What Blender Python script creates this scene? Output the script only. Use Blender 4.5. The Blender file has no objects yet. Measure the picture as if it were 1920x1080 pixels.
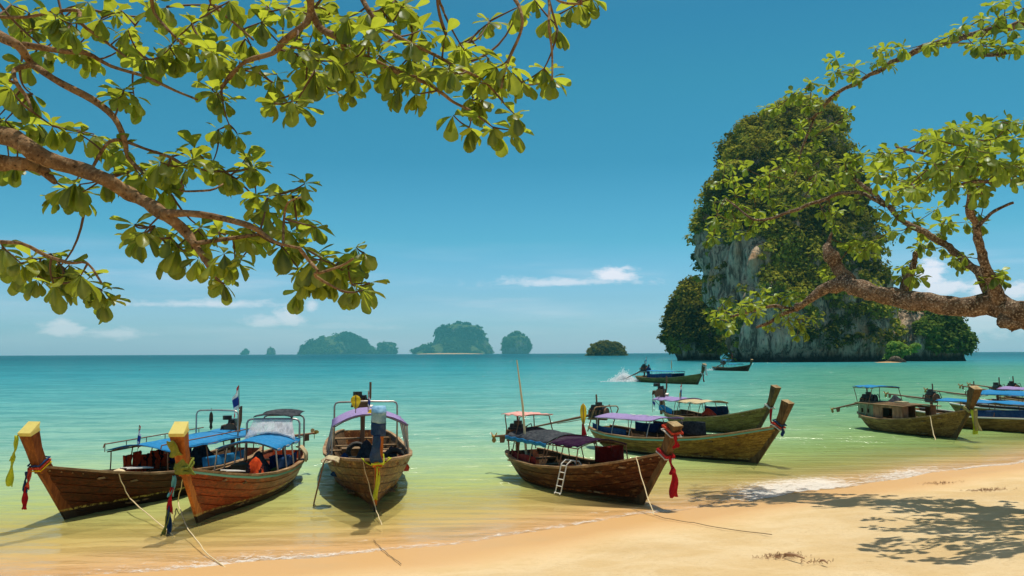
import bpy, math, random
import numpy as np
from mathutils import Vector, Matrix, noise, Euler
random.seed(7); rng = np.random.default_rng(7)
sc = bpy.context.scene
col = sc.collection
# ------------------------------------------------------------------ camera
W, HH, F = 1920.0, 1080.0, 1650.0
cam_d = bpy.data.cameras.new('camera'); cam = bpy.data.objects.new('camera', cam_d); col.objects.link(cam)
cam_d.sensor_width = 36.0; cam_d.lens = 36.0*F/W; cam_d.clip_start = 0.1; cam_d.clip_end = 30000
CAMP = Vector((0, 0, 3.0))
cam.location = CAMP
CAMR = Euler((math.radians(90+4.25), 0, 0)).to_matrix() @ Matrix.Rotation(math.radians(-0.21), 3, 'Z')
cam.rotation_euler = CAMR.to_euler()
sc.camera = cam
sc.render.engine = 'CYCLES'
# ------------------------------------------------------------------ sun, sky, exposure
SUN_DIR = Vector((0.13, 0.21, 1.0)).normalized()          # towards the sun
sun_d = bpy.data.lights.new('sun', 'SUN'); sun = bpy.data.objects.new('sun', sun_d); col.objects.link(sun)
sun_d.energy = 4.4; sun_d.angle = math.radians(0.5); sun_d.color = (1.0, 0.93, 0.79)
sun.rotation_euler = SUN_DIR.to_track_quat('Z', 'Y').to_euler(); sun.location = (5, 5, 60)
world = bpy.data.worlds.new('World'); sc.world = world; world.use_nodes = True
sc.view_settings.view_transform = 'Standard'; sc.view_settings.look = 'None'
sc.view_settings.exposure = 0.0; sc.view_settings.gamma = 1.0; sc.view_settings.use_curve_mapping = False
sc.cycles.transparent_max_bounces = 12; sc.cycles.volume_bounces = 0; sc.cycles.max_bounces = 6

class NT:
    """small helper to write node trees"""
    def __init__(s, tree): s.t = tree; s.n = tree.nodes; s.l = tree.links
    def node(s, typ, **kw):
        n = s.n.new(typ)
        for k, v in kw.items(): setattr(n, k, v)
        return n
    def put(s, sock, v):
        if v is None: return
        if isinstance(v, bpy.types.NodeSocket): s.l.new(v, sock)
        else: sock.default_value = v
    def math(s, op, a, b=None, c=None, clamp=False):
        n = s.node('ShaderNodeMath', operation=op, use_clamp=clamp)
        s.put(n.inputs[0], a); s.put(n.inputs[1], b); s.put(n.inputs[2], c)
        return n.outputs[0]
    def mix(s, f, a, b, blend='MIX'):
        n = s.node('ShaderNodeMix', data_type='RGBA', blend_type=blend)
        s.put(n.inputs[0], f); s.put(n.inputs[6], rgba(a)); s.put(n.inputs[7], rgba(b))
        return n.outputs[2]
    def ss(s, v, a, b, lo=0.0, hi=1.0):
        n = s.node('ShaderNodeMapRange', interpolation_type='SMOOTHSTEP')
        s.put(n.inputs[0], v); s.put(n.inputs[1], a); s.put(n.inputs[2], b); s.put(n.inputs[3], lo); s.put(n.inputs[4], hi)
        return n.outputs[0]
    def lin(s, v, a, b, lo=0.0, hi=1.0):
        n = s.node('ShaderNodeMapRange')
        s.put(n.inputs[0], v); s.put(n.inputs[1], a); s.put(n.inputs[2], b); s.put(n.inputs[3], lo); s.put(n.inputs[4], hi)
        return n.outputs[0]
    def noise(s, vec, scale, detail=3.0, rough=0.55, dist=0.0):
        n = s.node('ShaderNodeTexNoise'); s.put(n.inputs['Vector'], vec)
        n.inputs['Scale'].default_value = scale; n.inputs['Detail'].default_value = detail
        n.inputs['Roughness'].default_value = rough; n.inputs['Distortion'].default_value = dist
        return n.outputs[0]
    def map(s, vec, scale=(1, 1, 1), loc=(0, 0, 0), rot=(0, 0, 0)):
        n = s.node('ShaderNodeMapping'); s.put(n.inputs[0], vec)
        n.inputs['Location'].default_value = loc; n.inputs['Rotation'].default_value = rot; n.inputs['Scale'].default_value = scale
        return n.outputs[0]
    def coord(s, which='Object'):
        return s.node('ShaderNodeTexCoord').outputs[which]
    def sep(s, v):
        n = s.node('ShaderNodeSeparateXYZ'); s.put(n.inputs[0], v); return n.outputs
    def bump(s, h, strength=0.5, dist=0.02, normal=None):
        n = s.node('ShaderNodeBump'); s.put(n.inputs['Height'], h)
        s.put(n.inputs['Strength'], strength); n.inputs['Distance'].default_value = dist
        if normal is not None: s.put(n.inputs['Normal'], normal)
        return n.outputs[0]
    def ramp(s, v, stops):
        n = s.node('ShaderNodeValToRGB'); s.put(n.inputs[0], v); e = n.color_ramp.elements
        while len(e) < len(stops): e.new(0.5)
        for i, (p, c) in enumerate(stops): e[i].position = p; e[i].color = rgba(c)
        return n.outputs[0]
    def attr(s, name): return s.node('ShaderNodeAttribute', attribute_name=name).outputs['Fac']
def rgba(c):
    if isinstance(c, (tuple, list)) and len(c) == 3: return (c[0], c[1], c[2], 1.0)
    return c
def new_mat(name):
    m = bpy.data.materials.new(name); m.use_nodes = True
    nt = NT(m.node_tree); bs = nt.n['Principled BSDF']; return m, nt, bs

# ---- world: Nishita daylight with a warm/teal film grade and a few low clouds given by direction
def build_world():
    nt = NT(world.node_tree); bg = nt.n['Background']
    sky = nt.node('ShaderNodeTexSky', sky_type='NISHITA')
    sky.sun_disc = False; sky.sun_elevation = math.asin(SUN_DIR.z); sky.sun_rotation = math.atan2(SUN_DIR.x, SUN_DIR.y)
    sky.altitude = 0; sky.air_density = 1.0; sky.dust_density = 1.2; sky.ozone_density = 3.0
    d = nt.coord('Generated'); sp = nt.sep(d)
    el = nt.math('ARCSINE', sp[2]); az = nt.math('ARCTAN2', sp[0], sp[1])
    def S(e_, k): return (e_, tuple(v/2 for v in k))
    tint = nt.ramp(nt.math('MAXIMUM', el, 0.0), [S(0, (2.1, 2.3, 3.3)), S(.02, (1.5, 1.75, 2.45)), S(.061, (.82, 1.2, 1.6)), S(.127, (.37, .98, 1.14)), S(.215, (.207, .78, .88)), S(.30, (.188, .79, .826)), S(.371, (.166, .73, .805)), S(.55, (.35, .8, .82)), S(.95, (1.5, 1.2, .9))])
    c = nt.mix(1.0, sky.outputs[0], tint, 'MULTIPLY')
    cv = nt.node('ShaderNodeCombineXYZ'); nt.put(cv.inputs[0], az); nt.put(cv.inputs[1], nt.math('MULTIPLY', el, 2.2))
    n1 = nt.noise(cv.outputs[0], 28, 6, 0.6); n2 = nt.noise(cv.outputs[0], 75, 5, 0.6)
    nn = nt.math('ADD', nt.math('MULTIPLY', nt.math('SUBTRACT', n1, 0.5), 2.6), nt.math('MULTIPLY', nt.math('SUBTRACT', n2, 0.5), 1.1))
    dens = None
    #        px    py   half w, half h, strength
    for (px, py, w, h, k, soft) in [(122, 613, 40, 20, .72, .8), (205, 624, 70, 13, .6, .9), (375, 568, 150, 10, .55, 1.0), (500, 604, 54, 15, .6, .9),
                              (540, 597, 30, 24, .62, .8), (583, 574, 12, 15, .5, .9), (1060, 530, 150, 12, .5, .9), (1158, 518, 52, 20, .72, .8),
                              (1750, 522, 26, 27, .72, .7), (1775, 545, 55, 16, .68, .7), (1850, 545, 36, 22, .7, .7), (1905, 552, 36, 18, .65, .7),
                              (1850, 610, 110, 38, .6, .7), (-420, 600, 120, 26, .7, .6), (2330, 590, 150, 30, .7, .6), (640, 612, 110, 9, .22, .9)]:
        a0 = math.atan((px-960)/F); e0 = math.atan((662-py)/F*math.cos(a0))
        u = nt.math('DIVIDE', nt.math('SUBTRACT', az, a0), w/F); v = nt.math('DIVIDE', nt.math('SUBTRACT', el, e0), h/F)
        vv = nt.math('MULTIPLY', v, nt.ss(v, -0.1, 0.1, 1.7, 1.0))
        r = nt.math('ADD', nt.math('SQRT', nt.math('ADD', nt.math('MULTIPLY', u, u), nt.math('MULTIPLY', vv, vv))), nn)
        m = nt.math('MULTIPLY', nt.ss(r, 1.0-soft, 1.0+soft*.3, 1.0, 0.0), k)
        dens = m if dens is None else nt.math('MAXIMUM', dens, m)
    # thin veil band that runs right round above the horizon
    cv2 = nt.node('ShaderNodeCombineXYZ'); nt.put(cv2.inputs[0], az); nt.put(cv2.inputs[1], nt.math('MULTIPLY', el, 9))
    veil = nt.math('MULTIPLY', nt.ss(nt.noise(cv2.outputs[0], 3.5, 5, 0.55), 0.45, 0.8), nt.math('MULTIPLY', nt.ss(el, 0.0, 0.03), nt.ss(el, 0.06, 0.14, 1.0, 0.0)))
    dens = nt.math('MAXIMUM', dens, nt.math('MULTIPLY', veil, 0.35))
    c = nt.mix(dens, c, (6.4, 5.6, 5.9))
    nt.put(bg.inputs['Color'], c); bg.inputs['Strength'].default_value = 0.20
build_world()

# ------------------------------------------------------------------ helpers
def ray(px, py):
    return (CAMR @ Vector(((px-W/2)/F, (HH/2-py)/F, -1.0)))
def at(px, py, Y):                                    # the place Y metres ahead of the viewer that shows at a photograph point
    d = ray(px, py); return CAMP + d*(Y/d.y)
def gz(px, py, z=0.0):
    d = ray(px, py); return CAMP + d*((z-CAMP.z)/d.z)
def tag(o, label=None, cat=None, group=None, kind=None):
    if label: o['label'] = label
    if cat: o['category'] = cat
    if group: o['group'] = group
    if kind: o['kind'] = kind
    return o
def empty(name, loc, rz=0.0):
    o = bpy.data.objects.new(name, None); col.objects.link(o); o.location = loc; o.rotation_euler = (0, 0, rz)
    o.empty_display_size = 0.3; return o
def thing(name, loc, label, cat, group=None, rz=0.0):
    return tag(empty(name, loc, rz), label, cat, group)
class MB:
    def __init__(s): s.v = []; s.f = []
    def add(s, vs, fs):
        b = len(s.v); s.v += [tuple(v) for v in vs]; s.f += [tuple(i+b for i in f) for f in fs]; return s
    def box(s, c, size, M=None, taper=1.0):
        x, y, z = size[0]/2, size[1]/2, size[2]/2; vs = []
        for dz in (-1, 1):
            k = taper if dz > 0 else 1.0
            for dx, dy in ((-1, -1), (1, -1), (1, 1), (-1, 1)):
                p = Vector((dx*x*k, dy*y*k, dz*z))
                if M is not None: p = M @ p
                vs.append(p+Vector(c))
        return s.add(vs, [(0, 3, 2, 1), (4, 5, 6, 7), (0, 1, 5, 4), (1, 2, 6, 5), (2, 3, 7, 6), (3, 0, 4, 7)])
    def loft(s, rings, close=True, cap=True):
        n = len(rings[0]); vs = [p for r in rings for p in r]; fs = []
        for i in range(len(rings)-1):
            for j in range(n if close else n-1):
                k = (j+1) % n; fs.append((i*n+j, i*n+k, (i+1)*n+k, (i+1)*n+j))
        if cap and close:
            fs.append(tuple(range(n-1, -1, -1))); fs.append(tuple((len(rings)-1)*n+j for j in range(n)))
        return s.add(vs, fs)
    def tube(s, pts, r, n=8, cap=True):
        pts = [Vector(p) for p in pts]; rs = r if isinstance(r, (list, tuple)) else [r]*len(pts)
        rings = []; up = Vector((0.13, 0.21, 1)).normalized()
        for i, p in enumerate(pts):
            t = (pts[min(i+1, len(pts)-1)]-pts[max(i-1, 0)]).normalized()
            if i == 0: a = t.cross(up if abs(t.dot(up)) < .95 else Vector((1, 0, 0))).normalized()
            else: a = (a-t*a.dot(t)).normalized()
            b = t.cross(a)
            rings.append([p+(a*math.cos(2*math.pi*k/n)+b*math.sin(2*math.pi*k/n))*rs[i] for k in range(n)])
        return s.loft(rings, True, cap)
    def bar(s, a, b, w, h):
        a = Vector(a); b = Vector(b); t = (b-a).normalized(); up = Vector((0, 0, 1))
        if abs(t.z) > .95: up = Vector((1, 0, 0))
        x = t.cross(up).normalized(); y = x.cross(t)
        q = [x*-w/2+y*-h/2, x*w/2+y*-h/2, x*w/2+y*h/2, x*-w/2+y*h/2]
        return s.loft([[a+k for k in q], [b+k for k in q]])
    def grid(s, fn, nu, nv, thick=0.0):
        P = [[Vector(fn(i/nu, j/nv)) for j in range(nv+1)] for i in range(nu+1)]
        vs = [p for r in P for p in r]; m = nv+1
        fs = [(i*m+j, (i+1)*m+j, (i+1)*m+j+1, i*m+j+1) for i in range(nu) for j in range(nv)]
        if thick:
            N = []
            for i in range(nu+1):
                for j in range(m):
                    a = P[min(i+1, nu)][j]-P[max(i-1, 0)][j]; b = P[i][min(j+1, nv)]-P[i][max(j-1, 0)]
                    q = a.cross(b); N.append(q.normalized() if q.length > 1e-9 else Vector((0, 0, 1)))
            k = len(vs); vs = vs+[v-q*thick for v, q in zip(vs, N)]
            fs = fs+[tuple(reversed([x+k for x in f])) for f in fs]
            edge = [i*m for i in range(nu+1)]+[nu*m+j for j in range(1, m)]+[i*m+nv for i in range(nu-1, -1, -1)]+[j for j in range(nv-1, 0, -1)]
            for q in range(len(edge)):
                a, b = edge[q], edge[(q+1) % len(edge)]; fs.append((b, a, a+k, b+k))
        return s.add(vs, fs)
    def mesh(s, name, mat, smooth=False):
        me = bpy.data.meshes.new(name); me.from_pydata([tuple(v) for v in s.v], [], s.f); me.update()
        if mat: me.materials.append(mat)
        if smooth: me.shade_smooth()
        return me
    def build(s, name, mat, parent=None, smooth=False, label=None):
        o = bpy.data.objects.new(name, s.mesh(name, mat, smooth)); col.objects.link(o)
        if parent is not None: o.parent = parent
        if label: o['label'] = label
        return o
    def thing(s, name, mat, M, label, cat, group=None, smooth=False):
        """a top-level thing that is one mesh: points are moved to the world, origin at its lowest middle"""
        vs = [M @ Vector(v) for v in s.v] if M is not None else [Vector(v) for v in s.v]
        c = Vector((sum(v.x for v in vs)/len(vs), sum(v.y for v in vs)/len(vs), min(v.z for v in vs)))
        s.v = [v-c for v in vs]; o = s.build(name, mat, None, smooth); o.location = c
        return tag(o, label, cat, group)
def np_mesh(name, V, Fq, mat, smooth=False, attrs=None):
    """fast mesh from numpy arrays (faces all quads or all tris)"""
    me = bpy.data.meshes.new(name); k = Fq.shape[1]
    me.vertices.add(len(V)); me.vertices.foreach_set('co', np.asarray(V, dtype=np.float32).ravel())
    me.loops.add(Fq.size); me.loops.foreach_set('vertex_index', Fq.astype(np.int32).ravel())
    me.polygons.add(len(Fq)); me.polygons.foreach_set('loop_start', np.arange(0, Fq.size, k, dtype=np.int32))
    me.update(calc_edges=True)
    if attrs:
        for an, av in attrs.items():
            a = me.attributes.new(an, 'FLOAT', 'POINT'); a.data.foreach_set('value', np.asarray(av, dtype=np.float32))
    if mat: me.materials.append(mat)
    if smooth: me.shade_smooth()
    return me
def link(name, me, parent=None, loc=None):
    o = bpy.data.objects.new(name, me); col.objects.link(o)
    if parent is not None: o.parent = parent
    if loc is not None: o.location = loc
    return o
def lerp(a, b, t): return a+(b-a)*t
def interp(x, tab): return float(np.interp(x, [p[0] for p in tab], [p[1] for p in tab]))
def fbm(p, o=4):
    v = 0.0; a = 0.5
    for _ in range(o): v += a*noise.noise(p); p = p*2.03; a *= 0.5
    return v
# ------------------------------------------------------------------ materials
def wood(name, base, dark, rough=0.5, grain=(3, 34, 34), boot=None, stripe=None, zb=0.12, patch=0.0, worn=None):
    """varnished or weathered boat timber; boot = dark paint below the waterline, stripe = painted line above it"""
    m, nt, bs = new_mat(name); co = nt.coord('Object'); oi = nt.node('ShaderNodeObjectInfo')
    off = nt.node('ShaderNodeVectorMath', operation='ADD'); nt.put(off.inputs[0], co)
    cx = nt.node('ShaderNodeCombineXYZ'); nt.put(cx.inputs[0], nt.math('MULTIPLY', oi.outputs['Random'], 9.0)); nt.put(cx.inputs[2], 0.0)
    nt.put(off.inputs[1], cx.outputs[0]); cv = off.outputs[0]
    g = nt.noise(nt.map(cv, grain), 1.0, 6, 0.65, 0.6); b = nt.noise(cv, 1.7, 5, 0.6)
    c = nt.mix(nt.ss(g, 0.35, 0.68), dark, base)
    c = nt.mix(nt.ss(b, 0.35, 0.7), c, nt.mix(1.0, c, (0.5, 0.46, 0.42), 'MULTIPLY'))
    if worn:
        w = nt.noise(nt.map(cv, (2.2, 8, 9)), 1.0, 7, 0.7); c = nt.mix(nt.ss(w, 0.52, 0.66), c, worn)
    if patch:
        br = nt.node('ShaderNodeTexBrick'); nt.put(br.inputs['Vector'], nt.map(nt.node('ShaderNodeCombineXYZ').outputs[0]))
        xz = nt.node('ShaderNodeCombineXYZ'); s3 = nt.sep(co); nt.put(xz.inputs[0], nt.math('ADD', nt.math('MULTIPLY', s3[0], .6), nt.math('MULTIPLY', s3[1], 1.1))); nt.put(xz.inputs[1], s3[2]); nt.put(br.inputs['Vector'], xz.outputs[0])
        br.inputs['Scale'].default_value = 3.0; br.inputs['Mortar Size'].default_value = 0.012; br.inputs['Mortar Smooth'].default_value = 0.6
        br.inputs['Color1'].default_value = (1, 1, 1, 1); br.inputs['Color2'].default_value = (0.42, 0.36, 0.3, 1); br.inputs['Mortar'].default_value = (0.3, 0.25, 0.2, 1)
        c = nt.mix(patch, c, nt.mix(1.0, c, br.outputs[0], 'MULTIPLY'))
    sc_ = nt.noise(cv, 60, 3, 0.7); c = nt.mix(nt.math('MULTIPLY', nt.ss(sc_, 0.6, 0.75), 0.16), c, (0.5, 0.38, 0.24))
    if boot:
        z = nt.sep(co)[2]; zz = nt.math('ADD', z, nt.math('MULTIPLY', nt.math('SUBTRACT', nt.noise(co, 2.5, 3), .5), 0.03))
        if stripe: c = nt.mix(nt.ss(zz, zb+.045, zb+.035), c, nt.mix(nt.ss(nt.noise(cv, 14, 4), .3, .6), stripe, dark))
        c = nt.mix(nt.ss(zz, zb+.004, zb-.004), c, boot)
    nt.put(bs.inputs['Base Color'], c); bs.inputs['Specular IOR Level'].default_value = 0.16
    nt.put(bs.inputs['Roughness'], nt.lin(g, 0.2, 0.8, rough+.12, rough-.1))
    nt.put(bs.inputs['Normal'], nt.bump(nt.math('ADD', g, nt.math('MULTIPLY', b, .5)), 0.45, 0.012))
    return m
def paint(name, c, rough=0.5, var=0.25, dirt=(0.25, 0.2, 0.14), metal=0.0, scale=9.0, spec=0.4):
    m, nt, bs = new_mat(name); co = nt.coord('Object'); n = nt.noise(co, scale, 5, 0.65)
    cc = nt.mix(nt.math('MULTIPLY', nt.ss(n, 0.45, 0.75), var), c, dirt)
    nt.put(bs.inputs['Base Color'], cc); bs.inputs['Roughness'].default_value = rough; bs.inputs['Metallic'].default_value = metal
    bs.inputs['Specular IOR Level'].default_value = spec
    nt.put(bs.inputs['Normal'], nt.bump(n, 0.2, 0.01)); return m
def cloth(name, c, c2=None, trans=0.35, scale=14.0, bump=0.5, band=None):
    m, nt, bs = new_mat(name); co = nt.coord('Object')
    n = nt.noise(co, scale, 4, 0.6); fold = nt.noise(nt.map(co, (7, 7, 1.6)), 1.6, 3, 0.5, 0.8)
    cc = nt.mix(nt.ss(n, 0.3, 0.75), c, c2 if c2 else tuple(k*.72 for k in c))
    fade = nt.noise(co, 1.9, 4, .6); cc = nt.mix(nt.math('MULTIPLY', nt.ss(fade, .48, .7), .38), cc, tuple(min(1, .12+k*.9) for k in c))
    cc = nt.mix(nt.math('MULTIPLY', nt.ss(nt.noise(co, 5.5, 5, .7), .58, .72), .3), cc, tuple(k*.4 for k in c))
    if band: cc = band(nt, co, cc)
    df = nt.node('ShaderNodeBsdfDiffuse'); tr = nt.node('ShaderNodeBsdfTranslucent'); mx = nt.node('ShaderNodeMixShader')
    nrm = nt.bump(nt.math('ADD', fold, nt.math('MULTIPLY', n, 0.25)), bump, 0.05)
    for q in (df, tr): nt.put(q.inputs['Color'], cc); nt.put(q.inputs['Normal'], nrm)
    mx.inputs[0].default_value = trans; nt.l.new(df.outputs[0], mx.inputs[1]); nt.l.new(tr.outputs[0], mx.inputs[2])
    nt.l.new(mx.outputs[0], nt.n['Material Output'].inputs['Surface']); return m
M = {}
M['hullA'] = wood('dark_varnished_planks', (0.125, 0.024, 0.006), (0.032, 0.007, 0.003), 0.42, boot=(0.028, 0.014, 0.01), stripe=(0.62, 0.5, 0.12), zb=0.16)
M['hullB'] = wood('red_varnished_planks', (0.44, 0.058, 0.009), (0.16, 0.02, 0.005), 0.34, boot=(0.05, 0.022, 0.015), stripe=(0.5, 0.4, 0.12), zb=0.13)
M['hullC'] = wood('amber_patched_planks', (0.33, 0.105, 0.020), (0.12, 0.034, 0.007), 0.45, boot=(0.16, 0.10, 0.05), zb=0.02, patch=0.85, worn=(0.5, 0.26, 0.07))
M['hullE'] = wood('umber_oiled_planks', (0.12, 0.034, 0.010), (0.04, 0.012, 0.005), 0.42, boot=(0.05, 0.025, 0.012), stripe=(0.36, 0.11, 0.03), zb=0.06, worn=(0.2, 0.095, 0.032))
M['hullD'] = wood('olive_worn_planks', (0.52, 0.32, 0.07), (0.24, 0.13, 0.03), 0.55, boot=(0.05, 0.035, 0.02), stripe=(0.5, 0.38, 0.14), zb=0.07, patch=0.4, worn=(0.13, 0.055, 0.025))
M['hullF'] = wood('green_brown_planks', (0.36, 0.28, 0.08), (0.17, 0.125, 0.035), 0.6, boot=(0.05, 0.04, 0.025), zb=0.03, patch=0.4, worn=(0.25, 0.18, 0.07))
M['hullI'] = wood('grey_brown_planks', (0.42, 0.26, 0.085), (0.18, 0.10, 0.035), 0.6, boot=(0.07, 0.05, 0.03), zb=0.04, worn=(0.08, 0.04, 0.02))
M['stemA'] = wood('brown_stem_timber', (0.36, 0.11, 0.025), (0.18, 0.045, 0.012), 0.45, (20, 20, 3), boot=(0.03, 0.02, 0.015), stripe=(0.42, 0.34, 0.06), zb=0.16)
M['stemB'] = wood('orange_stem_timber', (0.62, 0.20, 0.04), (0.40, 0.11, 0.022), 0.4, (20, 20, 3), boot=(0.03, 0.018, 0.014), stripe=(0.5, 0.4, 0.12), zb=0.13)
M['stemD'] = wood('dark_stem_timber', (0.21, 0.125, 0.05), (0.09, 0.05, 0.022), 0.55, (20, 20, 3))
M['cut'] = wood('cut_end_grain', (0.62, 0.47, 0.25), (0.38, 0.26, 0.12), 0.7, (30, 4, 30))
M['rail'] = wood('pale_rail_timber', (0.52, 0.34, 0.18), (0.28, 0.17, 0.08), 0.6)
M['deck'] = wood('deck_boards', (0.36, 0.24, 0.12), (0.16, 0.10, 0.05), 0.7)
M['deckdark'] = wood('dark_deck_boards', (0.13, 0.08, 0.045), (0.05, 0.03, 0.02), 0.7)
M['lining'] = wood('inner_hull_timber', (0.22, 0.13, 0.06), (0.08, 0.05, 0.028), 0.7)
M['liningred'] = wood('inner_hull_red', (0.42, 0.10, 0.04), (0.2, 0.05, 0.025), 0.55)
M['cabin'] = wood('pink_brown_cabin_boards', (0.58, 0.31, 0.17), (0.38, 0.19, 0.10), 0.65, (24, 24, 2.5))
M['cabingreen'] = paint('faded_green_paint', (0.22, 0.25, 0.14), 0.6, 0.5, (0.3, 0.22, 0.12))
M['yellow'] = paint('yellow_paint', (0.72, 0.60, 0.16), 0.5, 0.35, (0.5, 0.38, 0.1))
M['teal'] = paint('teal_paint', (0.10, 0.36, 0.38), 0.5, 0.2)
M['white'] = paint('white_paint', (0.78, 0.76, 0.7), 0.45, 0.3, (0.45, 0.38, 0.28))
M['steel'] = paint('galvanised_tube', (0.45, 0.43, 0.40), 0.35, 0.6, (0.28, 0.14, 0.07), 0.6)
M['rust'] = paint('rusty_tube', (0.22, 0.11, 0.06), 0.6, 0.5, (0.08, 0.05, 0.04), 0.3)
M['black'] = paint('oily_black_iron', (0.03, 0.028, 0.026), 0.4, 0.5, (0.16, 0.08, 0.04), 0.3, 16)
M['brass'] = paint('worn_brass', (0.5, 0.33, 0.12), 0.4, 0.4, (0.1, 0.07, 0.04), 0.5)
M['rope'] = paint('pale_rope', (0.72, 0.58, 0.34), 0.8, 0.3, (0.4, 0.3, 0.16), scale=60)
M['ropedark'] = paint('brown_rope', (0.28, 0.19, 0.10), 0.8, 0.3, scale=60)
M['blue'] = cloth('blue_tarp', (0.035, 0.25, 0.55), (0.06, 0.34, 0.66), 0.3)
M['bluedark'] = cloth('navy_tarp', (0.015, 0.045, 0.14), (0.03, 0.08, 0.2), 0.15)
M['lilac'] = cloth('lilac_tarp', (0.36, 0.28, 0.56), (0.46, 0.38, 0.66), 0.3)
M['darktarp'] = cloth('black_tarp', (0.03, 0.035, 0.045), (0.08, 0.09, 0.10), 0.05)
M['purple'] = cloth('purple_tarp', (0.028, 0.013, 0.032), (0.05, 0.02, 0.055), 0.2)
M['pink'] = cloth('pink_tarp', (0.85, 0.42, 0.38), (0.9, 0.55, 0.5), 0.3)
M['maroon'] = cloth('maroon_sheet', (0.22, 0.03, 0.03), (0.32, 0.05, 0.045), 0.3)
def vest_band(nt, co, c):
    s3 = nt.sep(co); w = nt.math('SINE', nt.math('ADD', nt.math('MULTIPLY', s3[0], 26), nt.math('MULTIPLY', nt.noise(co, 5, 3), 9)))
    return nt.mix(nt.ss(w, 0.65, 0.85), c, (0.025, 0.016, 0.02))
M['vests'] = cloth('red_black_patterned_cloth', (0.72, 0.09, 0.02), (0.5, 0.05, 0.02), 0.2, band=vest_band)
M['red'] = cloth('red_sash', (0.62, 0.03, 0.035), (0.4, 0.02, 0.03), 0.3)
M['redflower'] = cloth('coral_sash', (0.75, 0.12, 0.06), (0.55, 0.05, 0.05), 0.3)
M['orange'] = cloth('orange_sash', (0.8, 0.26, 0.04), (0.9, 0.4, 0.06), 0.35)
M['lime'] = cloth('lime_sash', (0.72, 0.78, 0.07), (0.6, 0.66, 0.06), 0.45)
M['olive'] = cloth('moss_green_sash', (0.22, 0.26, 0.045), (0.32, 0.35, 0.08), 0.3)
M['yellowc'] = cloth('yellow_flag_cloth', (0.85, 0.58, 0.02), (0.9, 0.66, 0.05), 0.4)
M['cream'] = cloth('cream_cloth', (0.72, 0.62, 0.40), (0.6, 0.5, 0.3), 0.3)
M['whitec'] = cloth('white_cloth', (0.78, 0.77, 0.74), (0.65, 0.64, 0.6), 0.35)
M['navy'] = cloth('navy_cloth', (0.02, 0.05, 0.14), (0.03, 0.08, 0.2), 0.15)
M['skyblue'] = cloth('pale_blue_cloth', (0.35, 0.6, 0.78), (0.05, 0.22, 0.42), 0.2, scale=5)
M['khaki'] = cloth('khaki_sash', (0.45, 0.40, 0.16), (0.36, 0.3, 0.12), 0.3)
M['skin'] = paint('skin', (0.32, 0.16, 0.09), 0.5, 0.1)
M['hair'] = paint('dark_hair', (0.02, 0.015, 0.012), 0.5, 0.1)
M['tyre'] = paint('tyre_rubber', (0.025, 0.024, 0.023), 0.7, 0.4)
M['litter'] = paint('dry_twigs', (0.34, 0.19, 0.10), 0.8, 0.4, (0.35, 0.2, 0.1))
M['spray'] = cloth('white_spray_water', (.93, .94, .95), (.88, .9, .92), .5)
def plastic():
    m, nt, bs = new_mat('clear_plastic_sheet'); co = nt.coord('Object')
    n = nt.noise(nt.map(co, (5, 5, 2)), 2.0, 4, 0.6, 0.7)
    tr = nt.node('ShaderNodeBsdfTransparent'); df = nt.node('ShaderNodeBsdfDiffuse'); gl = nt.node('ShaderNodeBsdfGlossy'); gl.inputs['Roughness'].default_value = .2
    df.inputs['Color'].default_value = (.8, .82, .86, 1); nm = nt.bump(n, 0.25, 0.05); nt.put(df.inputs['Normal'], nm); nt.put(gl.inputs['Normal'], nm)
    m1 = nt.node('ShaderNodeMixShader'); nt.put(m1.inputs[0], nt.lin(n, .35, .65, .35, .8)); nt.l.new(tr.outputs[0], m1.inputs[1]); nt.l.new(df.outputs[0], m1.inputs[2])
    m2 = nt.node('ShaderNodeMixShader'); m2.inputs[0].default_value = .08; nt.l.new(m1.outputs[0], m2.inputs[1]); nt.l.new(gl.outputs[0], m2.inputs[2])
    nt.l.new(m2.outputs[0], nt.n['Material Output'].inputs['Surface']); return m
M['plastic'] = plastic()
def flag_mat(name, axis, stripes):
    """stripes: list of (upto, colour) along the local axis, 0..1 stored in attribute-free object coords"""
    m, nt, bs = new_mat(name); v = nt.attr('fl')
    n = nt.node('ShaderNodeValToRGB'); nt.put(n.inputs[0], v); n.color_ramp.interpolation = 'CONSTANT'; e = n.color_ramp.elements
    while len(e) < len(stripes): e.new(.5)
    for i, (p, c) in enumerate(stripes): e[i].position = p; e[i].color = rgba(c)
    df = nt.node('ShaderNodeBsdfDiffuse'); tr = nt.node('ShaderNodeBsdfTranslucent'); mx = nt.node('ShaderNodeMixShader'); mx.inputs[0].default_value = .35
    nt.put(df.inputs['Color'], n.outputs[0]); nt.put(tr.inputs['Color'], n.outputs[0]); nt.l.new(df.outputs[0], mx.inputs[1]); nt.l.new(tr.outputs[0], mx.inputs[2])
    nt.l.new(mx.outputs[0], nt.n['Material Output'].inputs['Surface']); return m
R_, W_, B_ = (.6, .03, .05), (.8, .8, .8), (.03, .06, .28)
M['flag'] = flag_mat('five_stripe_flag', 0, [(0, R_), (.17, W_), (.33, B_), (.67, W_), (.83, R_)])
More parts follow.
